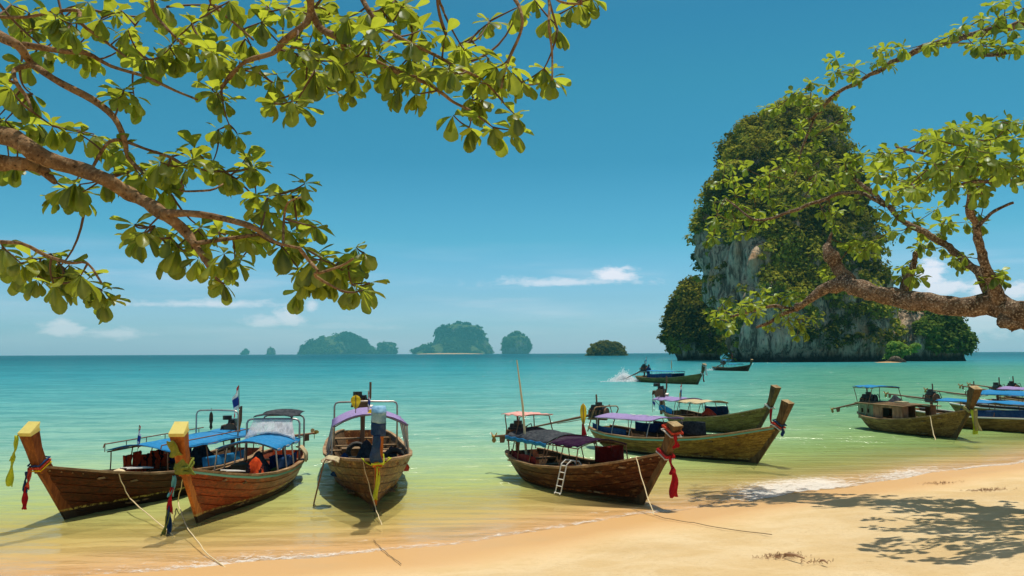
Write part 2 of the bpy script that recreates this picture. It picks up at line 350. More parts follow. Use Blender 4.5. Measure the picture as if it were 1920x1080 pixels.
def leafmat(name, dark, light, tr_c, far=False, trans=0.5):
    m, nt, bs = new_mat(name)
    if far: r = nt.attr('tint')
    else:
        r = nt.math('FRACT', nt.math('ADD', nt.attr('tint'), nt.node('ShaderNodeObjectInfo').outputs['Random']))
    co = nt.coord('Object'); n = nt.noise(co, 0.35 if far else 3.0, 3)
    f = nt.math('ADD', nt.math('MULTIPLY', r, .7), nt.math('MULTIPLY', nt.math('SUBTRACT', n, .35), .8), clamp=True)
    c = nt.mix(f, dark, light)
    if not far:                                                      # paler midrib and veins
        vein = nt.attr('vein'); c = nt.mix(nt.math('MULTIPLY', vein, .55), c, (0.30, 0.34, 0.10))
        c = nt.mix(nt.ss(nt.noise(co, 22, 3), .66, .74), c, (0.20, 0.12, 0.04))
    df = nt.node('ShaderNodeBsdfDiffuse'); tr = nt.node('ShaderNodeBsdfTranslucent'); mx = nt.node('ShaderNodeMixShader'); mx.inputs[0].default_value = trans
    nt.put(df.inputs['Color'], c); nt.put(tr.inputs['Color'], nt.mix(f, tuple(k*.40 for k in tr_c), tr_c))
    nt.l.new(df.outputs[0], mx.inputs[1]); nt.l.new(tr.outputs[0], mx.inputs[2]); out = mx.outputs[0]
    if not far:
        gl = nt.node('ShaderNodeBsdfGlossy'); gl.inputs['Roughness'].default_value = .38; gl.inputs['Color'].default_value = (.9, .95, 1, 1)
        m2 = nt.node('ShaderNodeMixShader'); nt.put(m2.inputs[0], .025); nt.l.new(out, m2.inputs[1]); nt.l.new(gl.outputs[0], m2.inputs[2]); out = m2.outputs[0]
    nt.l.new(out, nt.n['Material Output'].inputs['Surface']); return m
M['leaf'] = leafmat('almond_leaf', (0.018, 0.055, 0.024), (0.11, 0.18, 0.04), (0.74, 0.84, 0.055), trans=.5)
M['leafR'] = leafmat('almond_leaf_fresh', (0.05, 0.13, 0.035), (0.26, 0.40, 0.06), (0.56, 0.68, 0.05), trans=.45)
M['veg'] = leafmat('cliff_foliage', (0.035, 0.045, 0.010), (0.44, 0.42, 0.05), (0.42, 0.42, 0.04), True, .32)  # light end also paints a sunlit look into the brighter clumps
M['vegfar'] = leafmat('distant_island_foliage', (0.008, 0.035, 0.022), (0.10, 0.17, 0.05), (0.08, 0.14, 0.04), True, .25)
M['shrub'] = leafmat('bright_shrub_foliage', (0.16, 0.30, 0.06), (0.26, 0.44, 0.08), (0.40, 0.55, 0.08), True, .4)
M['vegfresh'] = leafmat('fresh_bush_foliage', (0.09, 0.15, 0.03), (0.16, 0.24, 0.04), (0.22, 0.28, 0.03), True, .3)
def bark(name, light, dark, mott, scale=1.0, rot=0.0):
    m, nt, bs = new_mat(name); co = nt.coord('Object')
    n = nt.noise(co, 4*scale, 7, .65); n2 = nt.noise(co, 22*scale, 5, .7); v = nt.node('ShaderNodeTexVoronoi'); nt.put(v.inputs['Vector'], co); v.inputs['Scale'].default_value = 14*scale
    c = nt.mix(nt.ss(n, .35, .65), dark, light); c = nt.mix(nt.ss(n2, .5, .68), c, mott); c = nt.mix(nt.ss(n2, .34, .44, 1.0, 0.0), c, tuple(k*.35 for k in dark))
    nt.put(bs.inputs['Base Color'], c); bs.inputs['Roughness'].default_value = .85; bs.inputs['Specular IOR Level'].default_value = .2
    h = nt.math('ADD', nt.math('MULTIPLY', n2, .7), nt.math('ADD', n, nt.math('MULTIPLY', v.outputs[0], .4)))
    nt.put(bs.inputs['Normal'], nt.bump(h, 1.0, .035/scale)); return m
M['bark'] = bark('smooth_tan_bark', (0.34, 0.20, 0.095), (0.17, 0.09, 0.04), (0.42, 0.28, 0.15), 1.6)
M['barkR'] = bark('mottled_rough_bark', (0.24, 0.145, 0.085), (0.075, 0.045, 0.028), (0.58, 0.46, 0.33), 1.3)
M['twig'] = paint('thin_twig_bark', (0.13, 0.065, 0.03), .8, .3)
def rockmat(name, cliff, stain, ochre, vscale=1.0, green=None):
    m, nt, bs = new_mat(name); co = nt.coord('Object')
    st = nt.noise(nt.map(co, (.5*vscale, .5*vscale, .055*vscale)), 1.0, 7, .66, .5); fine = nt.noise(nt.map(co, (1.6*vscale, 1.6*vscale, .35*vscale)), 1.0, 7, .7)
    big = nt.noise(co, .07*vscale, 4, .6)
    c = nt.mix(nt.ss(st, .42, .54), stain, cliff); c = nt.mix(nt.ss(fine, .52, .7), c, tuple(min(1, k*1.5) for k in cliff))  # dark stains streak down the cliff colour
    c = nt.mix(nt.ss(fine, .33, .45, 1.0, 0.0), c, tuple(k*.25 for k in stain)); c = nt.mix(nt.ss(big, .54, .68), c, nt.mix(.6, c, ochre))
    z = nt.sep(co)[2]
    c = nt.mix(nt.ss(nt.math('ADD', z, nt.math('MULTIPLY', st, 3.0)), 2.6, 5.0, 1.0, 0.0), c, (.05, .042, .03))   # tide-stained foot
    if green:
        nz = nt.sep(nt.node('ShaderNodeNewGeometry').outputs['Normal'])[2]
        g = nt.ss(nt.math('ADD', nz, nt.math('MULTIPLY', nt.math('SUBTRACT', nt.noise(co, .13*vscale, 5, .65), .5), 2.6)), green[2], green[3])
        c = nt.mix(g, c, nt.mix(nt.noise(co, .4*vscale, 5, .7), green[0], green[1]))
    nt.put(bs.inputs['Base Color'], c); bs.inputs['Roughness'].default_value = .9; bs.inputs['Specular IOR Level'].default_value = .15
    nt.put(bs.inputs['Normal'], nt.bump(nt.math('ADD', nt.math('MULTIPLY', st, 1.4), fine), 1.0, 1.1/vscale)); return m
M['rock'] = rockmat('karst_limestone', (.72, .54, .37), (.20, .145, .10), (.58, .26, .08))
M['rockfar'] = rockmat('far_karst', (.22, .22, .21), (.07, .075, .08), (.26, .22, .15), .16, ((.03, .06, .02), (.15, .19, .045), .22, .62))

# ------------------------------------------------------------------ shore, beach, sea
SH_PX = [(180, 1076), (400, 1064), (600, 1046), (800, 1024), (1000, 1000), (1200, 966), (1340, 946), (1480, 926), (1620, 906), (1750, 888), (1920, 866)]
SH = [(gz(a, b).x, gz(a, b).y) for a, b in SH_PX]
s0, s1 = (SH[1][1]-SH[0][1])/(SH[1][0]-SH[0][0]), 0.62
SH = [(-12000.0, SH[0][1]-0.9*11990), (-12.0, SH[0][1]-.35*(12+SH[0][0]))]+SH+[(40.0, SH[-1][1]+.75*(40-SH[-1][0]))]+[(12000.0, SH[-1][1]+.75*(40-SH[-1][0])+0.1*11960)]
SHX = np.array([p[0] for p in SH]); SHY = np.array([p[1] for p in SH])
def sdist(x, y):                                            # + towards the sea
    yy = np.interp(x, SHX, SHY); w = 0.10*np.sin(x*1.3)+0.06*np.sin(x*3.1+1)
    return (y-yy-np.where(np.abs(x) < 60, w, 0))*0.9
def height(sd):
    h = np.where(sd > 0, -np.minimum(0.055*sd, 2.0)-np.clip(sd-36, 0, 60)*.03, np.minimum(-sd*0.085, 0.55+(-sd)*.03)); return np.minimum(h, 9.0)
def ground_z(x, y):
    return float(height(sdist(np.array([x]), np.array([y])))[0])
def spaced(a, b, n0, s, far):
    near = list(np.arange(a, b, s)); out = []; d = s; v = b
    while v < far: out.append(v); d *= 1.18; v += d
    out.append(far)
    neg = []; d = s; v = a
    while v > -far: neg.append(v); d *= 1.18; v -= d
    neg.append(-far); return np.array(sorted(set(neg[::-1]+near+out)))
def sheet(xs, ys):
    X, Y = np.meshgrid(xs, ys); nx = len(xs); ny = len(ys); i = np.arange(nx-1)[None, :]; j = np.arange(ny-1)[:, None]
    a = (j*nx+i).ravel(); return X.ravel(), Y.ravel(), np.stack([a, a+1, a+1+nx, a+nx], 1)
def sand_mat():
    m, nt, bs = new_mat('beach_sand'); g = nt.node('ShaderNodeNewGeometry').outputs['Position']; sd = nt.attr('sd')
    n1 = nt.noise(g, 1.1, 5, .6); n2 = nt.noise(g, 9, 5, .65); n3 = nt.noise(g, 170, 3, .7)
    n4 = nt.noise(nt.map(g, (1, 2.4, 1)), 26, 4, .7)
    c = nt.mix(nt.ss(n1, .35, .68), (.60, .43, .215), (.67, .515, .30))
    c = nt.mix(nt.math('MULTIPLY', nt.ss(n2, .5, .72), .35), c, (.48, .31, .14))
    edge = nt.math('ADD', sd, nt.math('MULTIPLY', nt.math('SUBTRACT', n1, .5), 1.5))
    wet = nt.ss(edge, -2.9, -.9)
    c = nt.mix(wet, c, (.60, .355, .14))
    vn = nt.ss(edge, 0.2, 3.0); c = nt.mix(vn, c, (.70, .50, .22))
    dry = nt.math('SUBTRACT', 1.0, nt.ss(sd, -3.6, -1.4))
    sp = nt.math('MULTIPLY', nt.math('MULTIPLY', nt.ss(n4, .57, .68), dry), nt.ss(nt.noise(g, .8, 3), .42, .6))
    c = nt.mix(nt.math('MULTIPLY', sp, .7), c, (.30, .17, .08))
    c = nt.mix(nt.math('MULTIPLY', nt.ss(nt.noise(g, .45, 4), .5, .7), .35), c, (.50, .34, .16))
    c = nt.mix(nt.math('MULTIPLY', nt.ss(n3, .56, .7), .18), c, (.35, .24, .12))
    nt.put(bs.inputs['Base Color'], c); nt.put(bs.inputs['Roughness'], nt.math('SUBTRACT', .95, nt.math('MULTIPLY', wet, .45)))
    bs.inputs['Specular IOR Level'].default_value = .25
    vo = nt.node('ShaderNodeTexVoronoi'); nt.put(vo.inputs['Vector'], nt.map(g, (1.0, 1.5, 1), rot=(0, 0, .5))); vo.inputs['Scale'].default_value = 2.1; fp = nt.math('ADD', vo.outputs['Distance'], nt.math('MULTIPLY', nt.ss(nt.noise(g, .6, 2), .45, .6, 1.0, 0.0), .2))
    h = nt.math('ADD', nt.math('MULTIPLY', n2, 1.0), nt.math('ADD', nt.math('MULTIPLY', n3, .12), nt.math('ADD', nt.math('MULTIPLY', n4, .4), nt.math('MULTIPLY', nt.math('MULTIPLY', nt.ss(fp, .02, .14), dry), .9))))
    nt.put(bs.inputs['Normal'], nt.bump(h, nt.math('ADD', .12, nt.math('MULTIPLY', dry, .5)), .05)); return m
M['sand'] = sand_mat()
xs = spaced(-14, 26, 0, .16, 9050); ys = spaced(6, 40, 0, .16, 9050)
X, Y, Q = sheet(xs, ys); sdv = sdist(X, Y); Z = height(sdv)
nz = np.array([fbm(Vector((x*.35, y*.35, 0)), 3) if (sd_ < 1 and abs(x) < 60 and abs(y) < 80) else 0.0 for x, y, sd_ in zip(X, Y, sdv)])
nz2 = np.array([noise.noise(Vector((x*2.2, y*2.8, 3))) if (sd_ < -2 and abs(x) < 40 and abs(y) < 60) else 0.0 for x, y, sd_ in zip(X, Y, sdv)])
Z = Z+nz*np.clip(-sdv-1.0, 0, 2)*.09+nz2*np.clip(-sdv-2, 0, 1)*.022
beach = link('ground', np_mesh('ground', np.stack([X, Y, Z], 1), Q, M['sand'], True, {'sd': sdv}))
tag(beach, 'golden sand beach sloping down under the shallow sea', kind='structure')
def water_mat():
    m, nt, bs = new_mat('sea_water'); g = nt.node('ShaderNodeNewGeometry').outputs['Position']; sd = nt.attr('sd')
    nA = nt.noise(nt.map(g, (.12, .30, 1)), 1.0, 4, .6); nB = nt.noise(nt.map(g, (.010, .03, 1)), 1.0, 4, .55)
    sdn = nt.math('MULTIPLY', sd, nt.math('ADD', .50, nt.math('ADD', nt.math('MULTIPLY', nA, .48), nt.math('MULTIPLY', nB, .55))))
    lg = nt.math('DIVIDE', nt.math('LOGARITHM', nt.math('MAXIMUM', sdn, 0.5), 10.0), 4.0)     # log10(sd)/4
    def L(v): return max(0.0, math.log10(v)/4)
    c = nt.ramp(lg, [(L(1), (.70, .50, .20)), (L(3.2), (.64, .54, .17)), (L(6), (.46, .54, .19)), (L(11), (.34, .50, .29)), (L(20), (.25, .46, .36)),
                     (L(55), (.11, .37, .37)), (L(140), (.04, .28, .33)), (L(700), (.008, .13, .17)), (L(4000), (.003, .085, .13))])
    c = nt.mix(nt.ss(nB, .42, .62, 0, .35), c, nt.mix(1.0, c, (.62, .82, .85), 'MULTIPLY'))
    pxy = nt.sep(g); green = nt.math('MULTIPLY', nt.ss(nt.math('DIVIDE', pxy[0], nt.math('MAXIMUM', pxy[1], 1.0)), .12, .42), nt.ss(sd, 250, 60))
    c = nt.mix(nt.math('MULTIPLY', green, .55), c, (.10, .27, .085))  # green of the stack's reflection painted into the water on the right
    op = nt.ramp(lg, [(0, (.06,)*3), (L(2), (.26,)*3), (L(5), (.68,)*3), (L(10), (.90,)*3), (L(20), (.985,)*3), (L(40), (1,)*3)])
    # ripples at three scales, long across the view
    w1 = nt.noise(nt.map(g, (.9, 2.6, 1), rot=(0, 0, .1)), 1.0, 5, .62, .3); w2 = nt.noise(nt.map(g, (.16, .55, 1), rot=(0, 0, -.08)), 1.0, 5, .6); w3 = nt.noise(nt.map(g, (.02, .09, 1)), 1.0, 5, .65)
    h = nt.math('ADD', nt.math('MULTIPLY', w1, .07), nt.math('ADD', nt.math('MULTIPLY', w2, .34), nt.math('MULTIPLY', w3, 3.0)))
    nr = nt.bump(h, nt.ss(sd, .2, 9, .45, 1.0), 1.5)
    c = nt.mix(nt.math('MULTIPLY', nt.ss(nt.math('ADD', nt.math('MULTIPLY', w1, .5), nt.math('MULTIPLY', w2, .5)), .60, .40), nt.ss(sd, 2, 25)), c, nt.mix(1.0, c, (.50, .70, .74), 'MULTIPLY'))
    tr = nt.node('ShaderNodeBsdfTransparent'); nt.put(tr.inputs['Color'], nt.mix(nt.ss(sd, 0, 7), (1, 1, 1), (.80, .93, .72)))
    df = nt.node('ShaderNodeBsdfDiffuse'); nt.put(df.inputs['Color'], c); nt.put(df.inputs['Normal'], nt.bump(h, .35, 1.0))
    body = nt.node('ShaderNodeMixShader'); nt.put(body.inputs[0], op); nt.l.new(tr.outputs[0], body.inputs[1]); nt.l.new(df.outputs[0], body.inputs[2])
    gl = nt.node('ShaderNodeBsdfGlossy'); gl.inputs['Roughness'].default_value = .10; nt.put(gl.inputs['Normal'], nr)
    fr = nt.node('ShaderNodeFresnel'); fr.inputs['IOR'].default_value = 1.33; nt.put(fr.inputs['Normal'], nr)
    srf = nt.node('ShaderNodeMixShader'); nt.put(srf.inputs[0], nt.math('MULTIPLY', nt.math('MINIMUM', fr.outputs[0], .55), .62))
    nt.l.new(body.outputs[0], srf.inputs[1]); nt.l.new(gl.outputs[0], srf.inputs[2])
    # foam lace
    fo = nt.attr('foam'); v = nt.noise(nt.map(g, (1, 1.5, 1)), 5.0, 8, .72, .9); vf = nt.noise(g, 26, 5, .7)
    fm = nt.ss(nt.math('ADD', nt.math('ADD', nt.math('MULTIPLY', v, .65), nt.math('MULTIPLY', vf, .35)), nt.math('MULTIPLY', fo, .24)), .57, .74)
    fm = nt.math('MULTIPLY', fm, nt.ss(fo, .02, .2)); fm = nt.math('MULTIPLY', fm, .72)
    fd = nt.node('ShaderNodeBsdfDiffuse'); fd.inputs['Color'].default_value = (.84, .80, .74, 1); nt.put(fd.inputs['Normal'], nt.bump(v, .8, .06))
    out = nt.node('ShaderNodeMixShader'); nt.put(out.inputs[0], fm); nt.l.new(srf.outputs[0], out.inputs[1]); nt.l.new(fd.outputs[0], out.inputs[2])
    nt.l.new(out.outputs[0], nt.n['Material Output'].inputs['Surface']); return m
M['water'] = water_mat()
xs = spaced(-14, 26, 0, .14, 9000); ys = spaced(11, 34, 0, .14, 9000)
X, Y, Q = sheet(xs, ys); sdv = sdist(X, Y)
keep = (sdv > -1.5); qk = keep[Q].all(axis=1); Q = Q[qk]; used = np.unique(Q); remap = -np.ones(len(X), int); remap[used] = np.arange(len(used)); Q = remap[Q]; X, Y, sdv = X[used], Y[used], sdv[used]
def bump1(x, c, w): return np.exp(-((x-c)/w)**2)
fx0, fx1 = gz(1345, 945).x, gz(1610, 905).x
patch = np.clip(np.minimum((X-fx0)/1.2, (fx1+.6-X)/1.5), 0, 1)*np.clip((2.1-sdv)/1.4, 0, 1)
patch2 = bump1(X, gz(1700, 890).x, 1.9)*.75*np.clip((1.5-sdv)/.9, 0, 1); patch3 = bump1(X, gz(400, 1060).x, 1.6)*.55*np.clip((.9-sdv)/.7, 0, 1)
line = np.clip(1-np.abs(sdv-.14)/.26, 0, 1)*(.62+.3*np.sin(X*.8+1)*np.sin(X*.33)); line2 = np.clip(1-np.abs(sdv-.75-.12*np.sin(X*2))/.18, 0, 1)*.28
foam = np.clip(np.maximum.reduce([patch, patch2, patch3, line, line2]), 0, 1)*(sdv > -.2)*(np.abs(X) < 60)
rip = np.array([(fbm(Vector((x*.9, y*2.2, 7)), 3)) if (abs(x) < 40 and y < 60) else 0.0 for x, y in zip(X, Y)])
Zw = np.where(sdv > 0, np.clip(sdv, 0, 8)/8*rip*.05, 0)+patch*(rip*.05+.03)
Zw = np.where(sdv < 0, Zw+sdv*.03, Zw)
sea = link('water', np_mesh('water', np.stack([X, Y, Zw], 1), Q, M['water'], True, {'sd': sdv, 'foam': foam}))
tag(sea, 'turquoise sea turning green and clear at the sandy edge', kind='structure')
# ------------------------------------------------------------------ karst islands
def leaf_cloud(C, R, n, size, tints, seed=1, flat=.8):
    """cards spread through many small crowns: C centres (k,3), R radii (k,)"""
    r = np.random.default_rng(seed); k = len(C); N = k*n
    d = r.normal(size=(N, 3)); d /= np.linalg.norm(d, axis=1)[:, None]; d[:, 2] = np.where(d[:, 2] < -.35, -d[:, 2], d[:, 2])
    rad = (r.random(N)**.35)[:, None]; Rr = np.repeat(R, n)[:, None]; P = np.repeat(C, n, 0)+d*rad*Rr*np.array([1, 1, flat])
    nrm = d*.8+r.normal(size=(N, 3))*.45; nrm[:, 2] += .35; nrm /= np.linalg.norm(nrm, axis=1)[:, None]
    t = np.cross(nrm, r.normal(size=(N, 3))); t /= np.linalg.norm(t, axis=1)[:, None]; b = np.cross(nrm, t)
    s = (size*(.6+.8*r.random(N)))[:, None]; a = t*s; c = b*s*.62
    V = np.stack([P-a, P-c*.9, P+a, P+c*.9], 1).reshape(-1, 3); Q = np.arange(N*4).reshape(-1, 4)
    T = np.repeat(np.clip(np.repeat(tints, n)+r.normal(size=N)*.10, 0, 1), 4)
    return V, Q, T
def karst(name, cy, table, depth, label, mat, nt=150, nz=120, amp=4.0, freq=.05, seed=0, veg=None, label_extra=None, cat='island', parent=None, flute=1.7, group=None, lean=.3, cave=None):
    sc_ = cy/F; pxs = [t[0] for t in table]; z_of = lambda py, px: (662.7-.0037*(px-960)-py)*sc_+3
    rows = []
    for py, xl, xr in table:
        rows.append((z_of(py, (xl+xr)/2), (xl-960)*sc_, (xr-960)*sc_))
    rows.sort(); rows[0] = (min(-1.5, rows[0][0]-2), rows[0][1], rows[0][2])
    zz = np.array([r[0] for r in rows]); XL = np.array([r[1] for r in rows]); XR = np.array([r[2] for r in rows])
    zs = zz[0]+(zz[-1]-zz[0])*(1-(1-np.linspace(0, 1, nz))**1.15)
    V = np.zeros((nz*nt+1, 3)); cx0 = (XL.mean()+XR.mean())/2
    for i, z in enumerate(zs):
        xl = np.interp(z, zz, XL); xr = np.interp(z, zz, XR); cx = (xl+xr)/2; hw = (xr-xl)/2
        if i == nz-1: hw *= .35
        for j in range(nt):
            th = 2*math.pi*j/nt; c, s = math.cos(th), math.sin(th)
            ex = .82; px_ = math.copysign(abs(c)**ex, c); py_ = math.copysign(abs(s)**ex, s)
            x = cx+hw*px_; y = cy+hw*depth*py_+lean*max(0, z)
            p = Vector((x*freq, y*freq, z*freq*.55+seed)); q = Vector((x*freq*4, y*freq*4, z*freq*.7+seed*3))
            dsp = amp*(fbm(p, 4)*2.3-.62)+amp*.55*(.32-abs(noise.noise(Vector((x*freq*2.2, y*freq*2.2, z*freq*1.1+seed)))))+amp*.34*flute*(abs(noise.noise(q))*2-.5)+amp*.10*noise.noise(Vector((x, y, z*.8))*freq*13)
            if cave: dsp -= cave[2]*math.exp(-((x/y*F+960-cave[0])/cave[1])**2)*max(0, min(1, (26-z)/10))*(s < 0)
            dsp -= amp*.55*math.exp(-((z-1.5)/2.2)**2)                       # wave-cut notch
            kk = (cy+lean*max(0, z))/cy; V[i*nt+j] = ((x+dsp*c)*kk, y+dsp*s, 3+(z-3+amp*.25*fbm(p*1.7, 2)*(i > 2))*kk)
    V[-1] = (cx0 if False else (V[(nz-1)*nt:nz*nt, 0].mean()), V[(nz-1)*nt:nz*nt, 1].mean(), V[(nz-1)*nt:nz*nt, 2].max()+amp*.1)
    i = np.arange(nz-1)[:, None]; j = np.arange(nt)[None, :]; jn = (j+1) % nt
    Q = np.stack([(i*nt+j), (i*nt+jn), ((i+1)*nt+jn), ((i+1)*nt+j)], -1).reshape(-1, 4)
    top = np.stack([(nz-1)*nt+np.arange(nt), (nz-1)*nt+(np.arange(nt)+1) % nt, np.full(nt, nz*nt), np.full(nt, nz*nt)], 1)[:, :3]
    org = np.array([V[:, 0].mean(), cy, 0.0]); Vl = V-org
    me = bpy.data.meshes.new('cliff'); me.from_pydata(Vl.tolist(), [], Q.tolist()+top.tolist()); me.materials.append(mat); me.shade_smooth()
    if parent is None:
        root = thing(name, tuple(org), label, cat, group); o = link('cliff', me, root)
    else:
        root = parent; o = link('cliff', me, root); o.location = Vector(org)-root.location
    if veg:
        nn, R0, R1, cards, size, fn, vm, extra_t = veg
        r = np.random.default_rng(seed+11); A = V[Q[:, 0]]; B = V[Q[:, 1]]; D = V[Q[:, 3]]; nr = np.cross(B-A, D-A); ar = np.linalg.norm(nr, axis=1)
        nr = nr/(ar[:, None]+1e-9); ctr = V[Q].mean(1)
        w = ar*np.where(nr[:, 1] > .35, .25, 1.0); w = w/w.sum(); pick = r.choice(len(Q), nn, p=w)
        uu = r.random((nn, 2)); P = A[pick]+(B-A)[pick]*uu[:, :1]+(D-A)[pick]*uu[:, 1:]; Nn = nr[pick]
        ppx = 960+P[:, 0]/P[:, 1]*F; ppy = 662.7-.0037*(ppx-960)-(P[:, 2]-3)/P[:, 1]*F
        ok = np.array([fn(a, b, p, n_) > r.random() for a, b, p, n_ in zip(ppx, ppy, P, Nn)])
        P, Nn = P[ok], Nn[ok]; R = R0+(R1-R0)*r.random(len(P))**1.5
        tint = np.array([.45+2.3*noise.noise(Vector(p)*(.08*285/cy)+Vector((0, 0, seed))) for p in P])+r.normal(size=len(P))*.14+extra_t
        Vv, Qv, T = leaf_cloud(P+Nn*(R*.55)[:, None]-org, R, cards, size, np.clip(tint, 0, 1), seed+5)
        v = link('foliage', np_mesh('foliage', Vv, Qv, vm, False, {'tint': T}), root)
        if parent is not None: v.location = Vector(org)-root.location
        v['kind'] = 'stuff'
    return root
def veg_main(px, py, p, n):
    k = fbm(Vector((px*.022, py*.016, 1.0)), 4)*1.5; k2 = fbm(Vector((px*.07, py*.04, 5.0)), 3)
    if n[1] > .3: return .85
    v = 1.0
    if py > 442+k*26 and px < 1438+k*40 and py < 640: v = 0.03          # pale wall on the left
    if py > 560+k*30: v = .03
    if 1505 < px < 1600 and 575 < py < 645: v = .62 if k2 > -.02 else .08
    if px > 1598 and py > 395: v = .5 if k2 > .0 else .10
    if px > 1560 and 240 < py < 300: v = .35
    if py > 648: v = 0.0
    if 1440 < px < 1560 and 420 < py < 560: v = .95 if k2+k*.4 > -.14 else .2
    return v
main = karst('sea_stack', 285.0, [(198, 1503, 1552), (205, 1478, 1568), (213, 1452, 1580), (222, 1425, 1586), (243, 1388, 1590), (262, 1378, 1592), (290, 1367, 1593), (325, 1358, 1600),
    (372, 1340, 1622), (411, 1328, 1640), (440, 1326, 1648), (478, 1314, 1650), (527, 1320, 1652), (560, 1322, 1655), (600, 1330, 1662), (640, 1340, 1665), (665, 1350, 1665), (682, 1352, 1660)],
    .72, 'towering limestone sea stack draped in jungle rising from the bay', M['rock'], 300, 230, 4.6, .055, 3,
    (4300, 1.3, 4.0, 52, .66, veg_main, M['veg'], .0), cat='rock stack', lean=.42, cave=(1352, 13, 9.0))
veg_l = lambda px, py, p, n: 0.0 if p[2] < 3.5 else (.95 if fbm(Vector(p)*.12, 3) > -.22 else .15)
karst('', 335.0, [(530, 1296, 1310), (540, 1284, 1320), (556, 1272, 1328), (575, 1262, 1335), (600, 1250, 1345), (630, 1246, 1350), (655, 1254, 1355), (671, 1264, 1356)], .9, '', M['rock'], 90, 60, 3.0, .07, 8,
      (1300, 1.3, 2.8, 34, .7, veg_l, M['veg'], .18), parent=main)
veg_r = lambda px, py, p, n: 0.0 if p[2] < 3 else ((.95 if (px > 1738+fbm(Vector(p)*.1, 2)*60) else .06) if n[1] < .3 else .8)
karst('', 290.0, [(577, 1690, 1755), (584, 1678, 1770), (592, 1668, 1784), (610, 1662, 1800), (640, 1660, 1812), (662, 1662, 1806), (680, 1664, 1800)], .8, '', M['rock'], 110, 60, 2.6, .07, 12,
      (1500, 1.1, 2.3, 34, .6, veg_r, M['vegfresh'], -.1), parent=main)
karst('', 283.0, [(503, 1666, 1669), (512, 1660, 1675), (530, 1657, 1681), (560, 1655, 1688), (600, 1652, 1690)], .8, '', M['rock'], 60, 40, 1.3, .14, 21,
      (60, .5, 1.0, 26, .4, lambda *a: .6, M['veg'], .0), parent=main)
# bright shrub and a low boulder with its scrap of sand at the foot of the stack
def bush(name, C, R, n, size, mat, label, cat, seed, trunk=None, group=None):
    root = thing(name, C, label, cat, group); r = np.random.default_rng(seed)
    k = 16; cc = r.normal(size=(k, 3))*np.array([.42, .42, .22])*R+np.array([0, 0, R*.62]); cc[:, 2] = np.abs(cc[:, 2])
    Vv, Qv, T = leaf_cloud(cc, np.full(k, R*.42), n, size, r.random(k), seed)
    v = link('crown', np_mesh('crown', Vv, Qv, mat, False, {'tint': T}), root); v['kind'] = 'stuff'
    mb = MB()
    for i in range(5): mb.tube([(0, 0, -.3), tuple(cc[i]*.5), tuple(cc[i])], [R*.05, R*.035, R*.015], 6)
    mb.build('trunk', M['twig'], root); return root
p = at(1681, 664, 262); bush('shoreline_bush', (p.x, p.y, max(.6, p.z-2.0)), 4.3, 170, .45, M['shrub'], 'fresh green round bush at the foot of the sea stack beside a pale boulder', 'bush', 4)
p = at(1679, 676, 255)
mb = MB()
for (dx, dy, s) in [(0, 0, 1.0), (2.1, .5, .6), (-2.0, .3, .5)]:
    rings = []
    for i in range(7):
        a = i/6*math.pi*.5; rings.append([Vector((dx+2.3*s*math.cos(a)*math.cos(t)*(1+.25*noise.noise(Vector((math.cos(t)*2, math.sin(t)*2, i+dx)))), dy+1.6*s*math.cos(a)*math.sin(t), -.6+s*2.2*math.sin(a)*(1+.2*noise.noise(Vector((t, i*.7, dx)))))) for t in np.linspace(0, 2*math.pi, 15)[:-1]])
    mb.loft(rings)
b = mb.thing('boulder', rockmat('pale_boulder_rock', (.45, .36, .25), (.25, .2, .15), (.4, .28, .15), 3), Matrix.Translation((p.x, p.y, .2)), 'pale low boulder lying in the water below the bright round bush', 'boulder')
mb = MB(); mb.grid(lambda u, v: ((u-.5)*9, (v-.5)*4, .35*(1-(2*u-1)**2)*(1-(2*v-1)**2)-.1), 12, 6)
o = mb.thing('sand_spit', M['sand'], Matrix.Translation((p.x-2.5, p.y-.8, 0)), None, None); tag(o, 'tiny scrap of pale sand under the stack', kind='structure')

vf = lambda q: (lambda px, py, p, n: 0.0 if p[2] < 4 else (.9 if fbm(Vector(p)*.016/SF*q+Vector((3, 1, 2)), 3) > .0 else .04))
far = [('island', 2900., [(607, 850, 868), (611, 828, 890), (618, 814, 903), (628, 811, 908), (640, 810, 918), (650, 809, 923), (664, 808, 928)], .8, 10., 'tallest hazy island with a square cliff at its left end above a pale beach', .012),
       ('island', 3200., [(626, 632, 652), (632, 612, 668), (640, 598, 682), (650, 584, 694), (658, 572, 702), (665, 563, 706)], .6, 8., 'broad peaked hazy island sloping down to both sides', .012),
       ('island', 2750., [(627, 962, 978), (632, 950, 986), (642, 941, 991), (652, 938, 993), (664, 938, 990)], .8, 5., 'rounded hazy islet right of the tallest island', .02),
       ('island', 3250., [(645, 716, 732), (649, 708, 741), (656, 705, 745), (665, 704, 745)], .8, 3.5, 'small blunt islet beside the broad peaked island', .02),
       ('island', 3500., [(650, 505, 510), (654, 501, 517), (665, 499, 520)], .8, 4., 'tiny knob islet left of the broad peaked island', .02),
       ('island', 3700., [(655, 459, 464), (659, 456, 467), (665, 452, 468)], .8, 3., 'faintest pair of specks at the far left end of the islands', .02)]
SF = 2.15
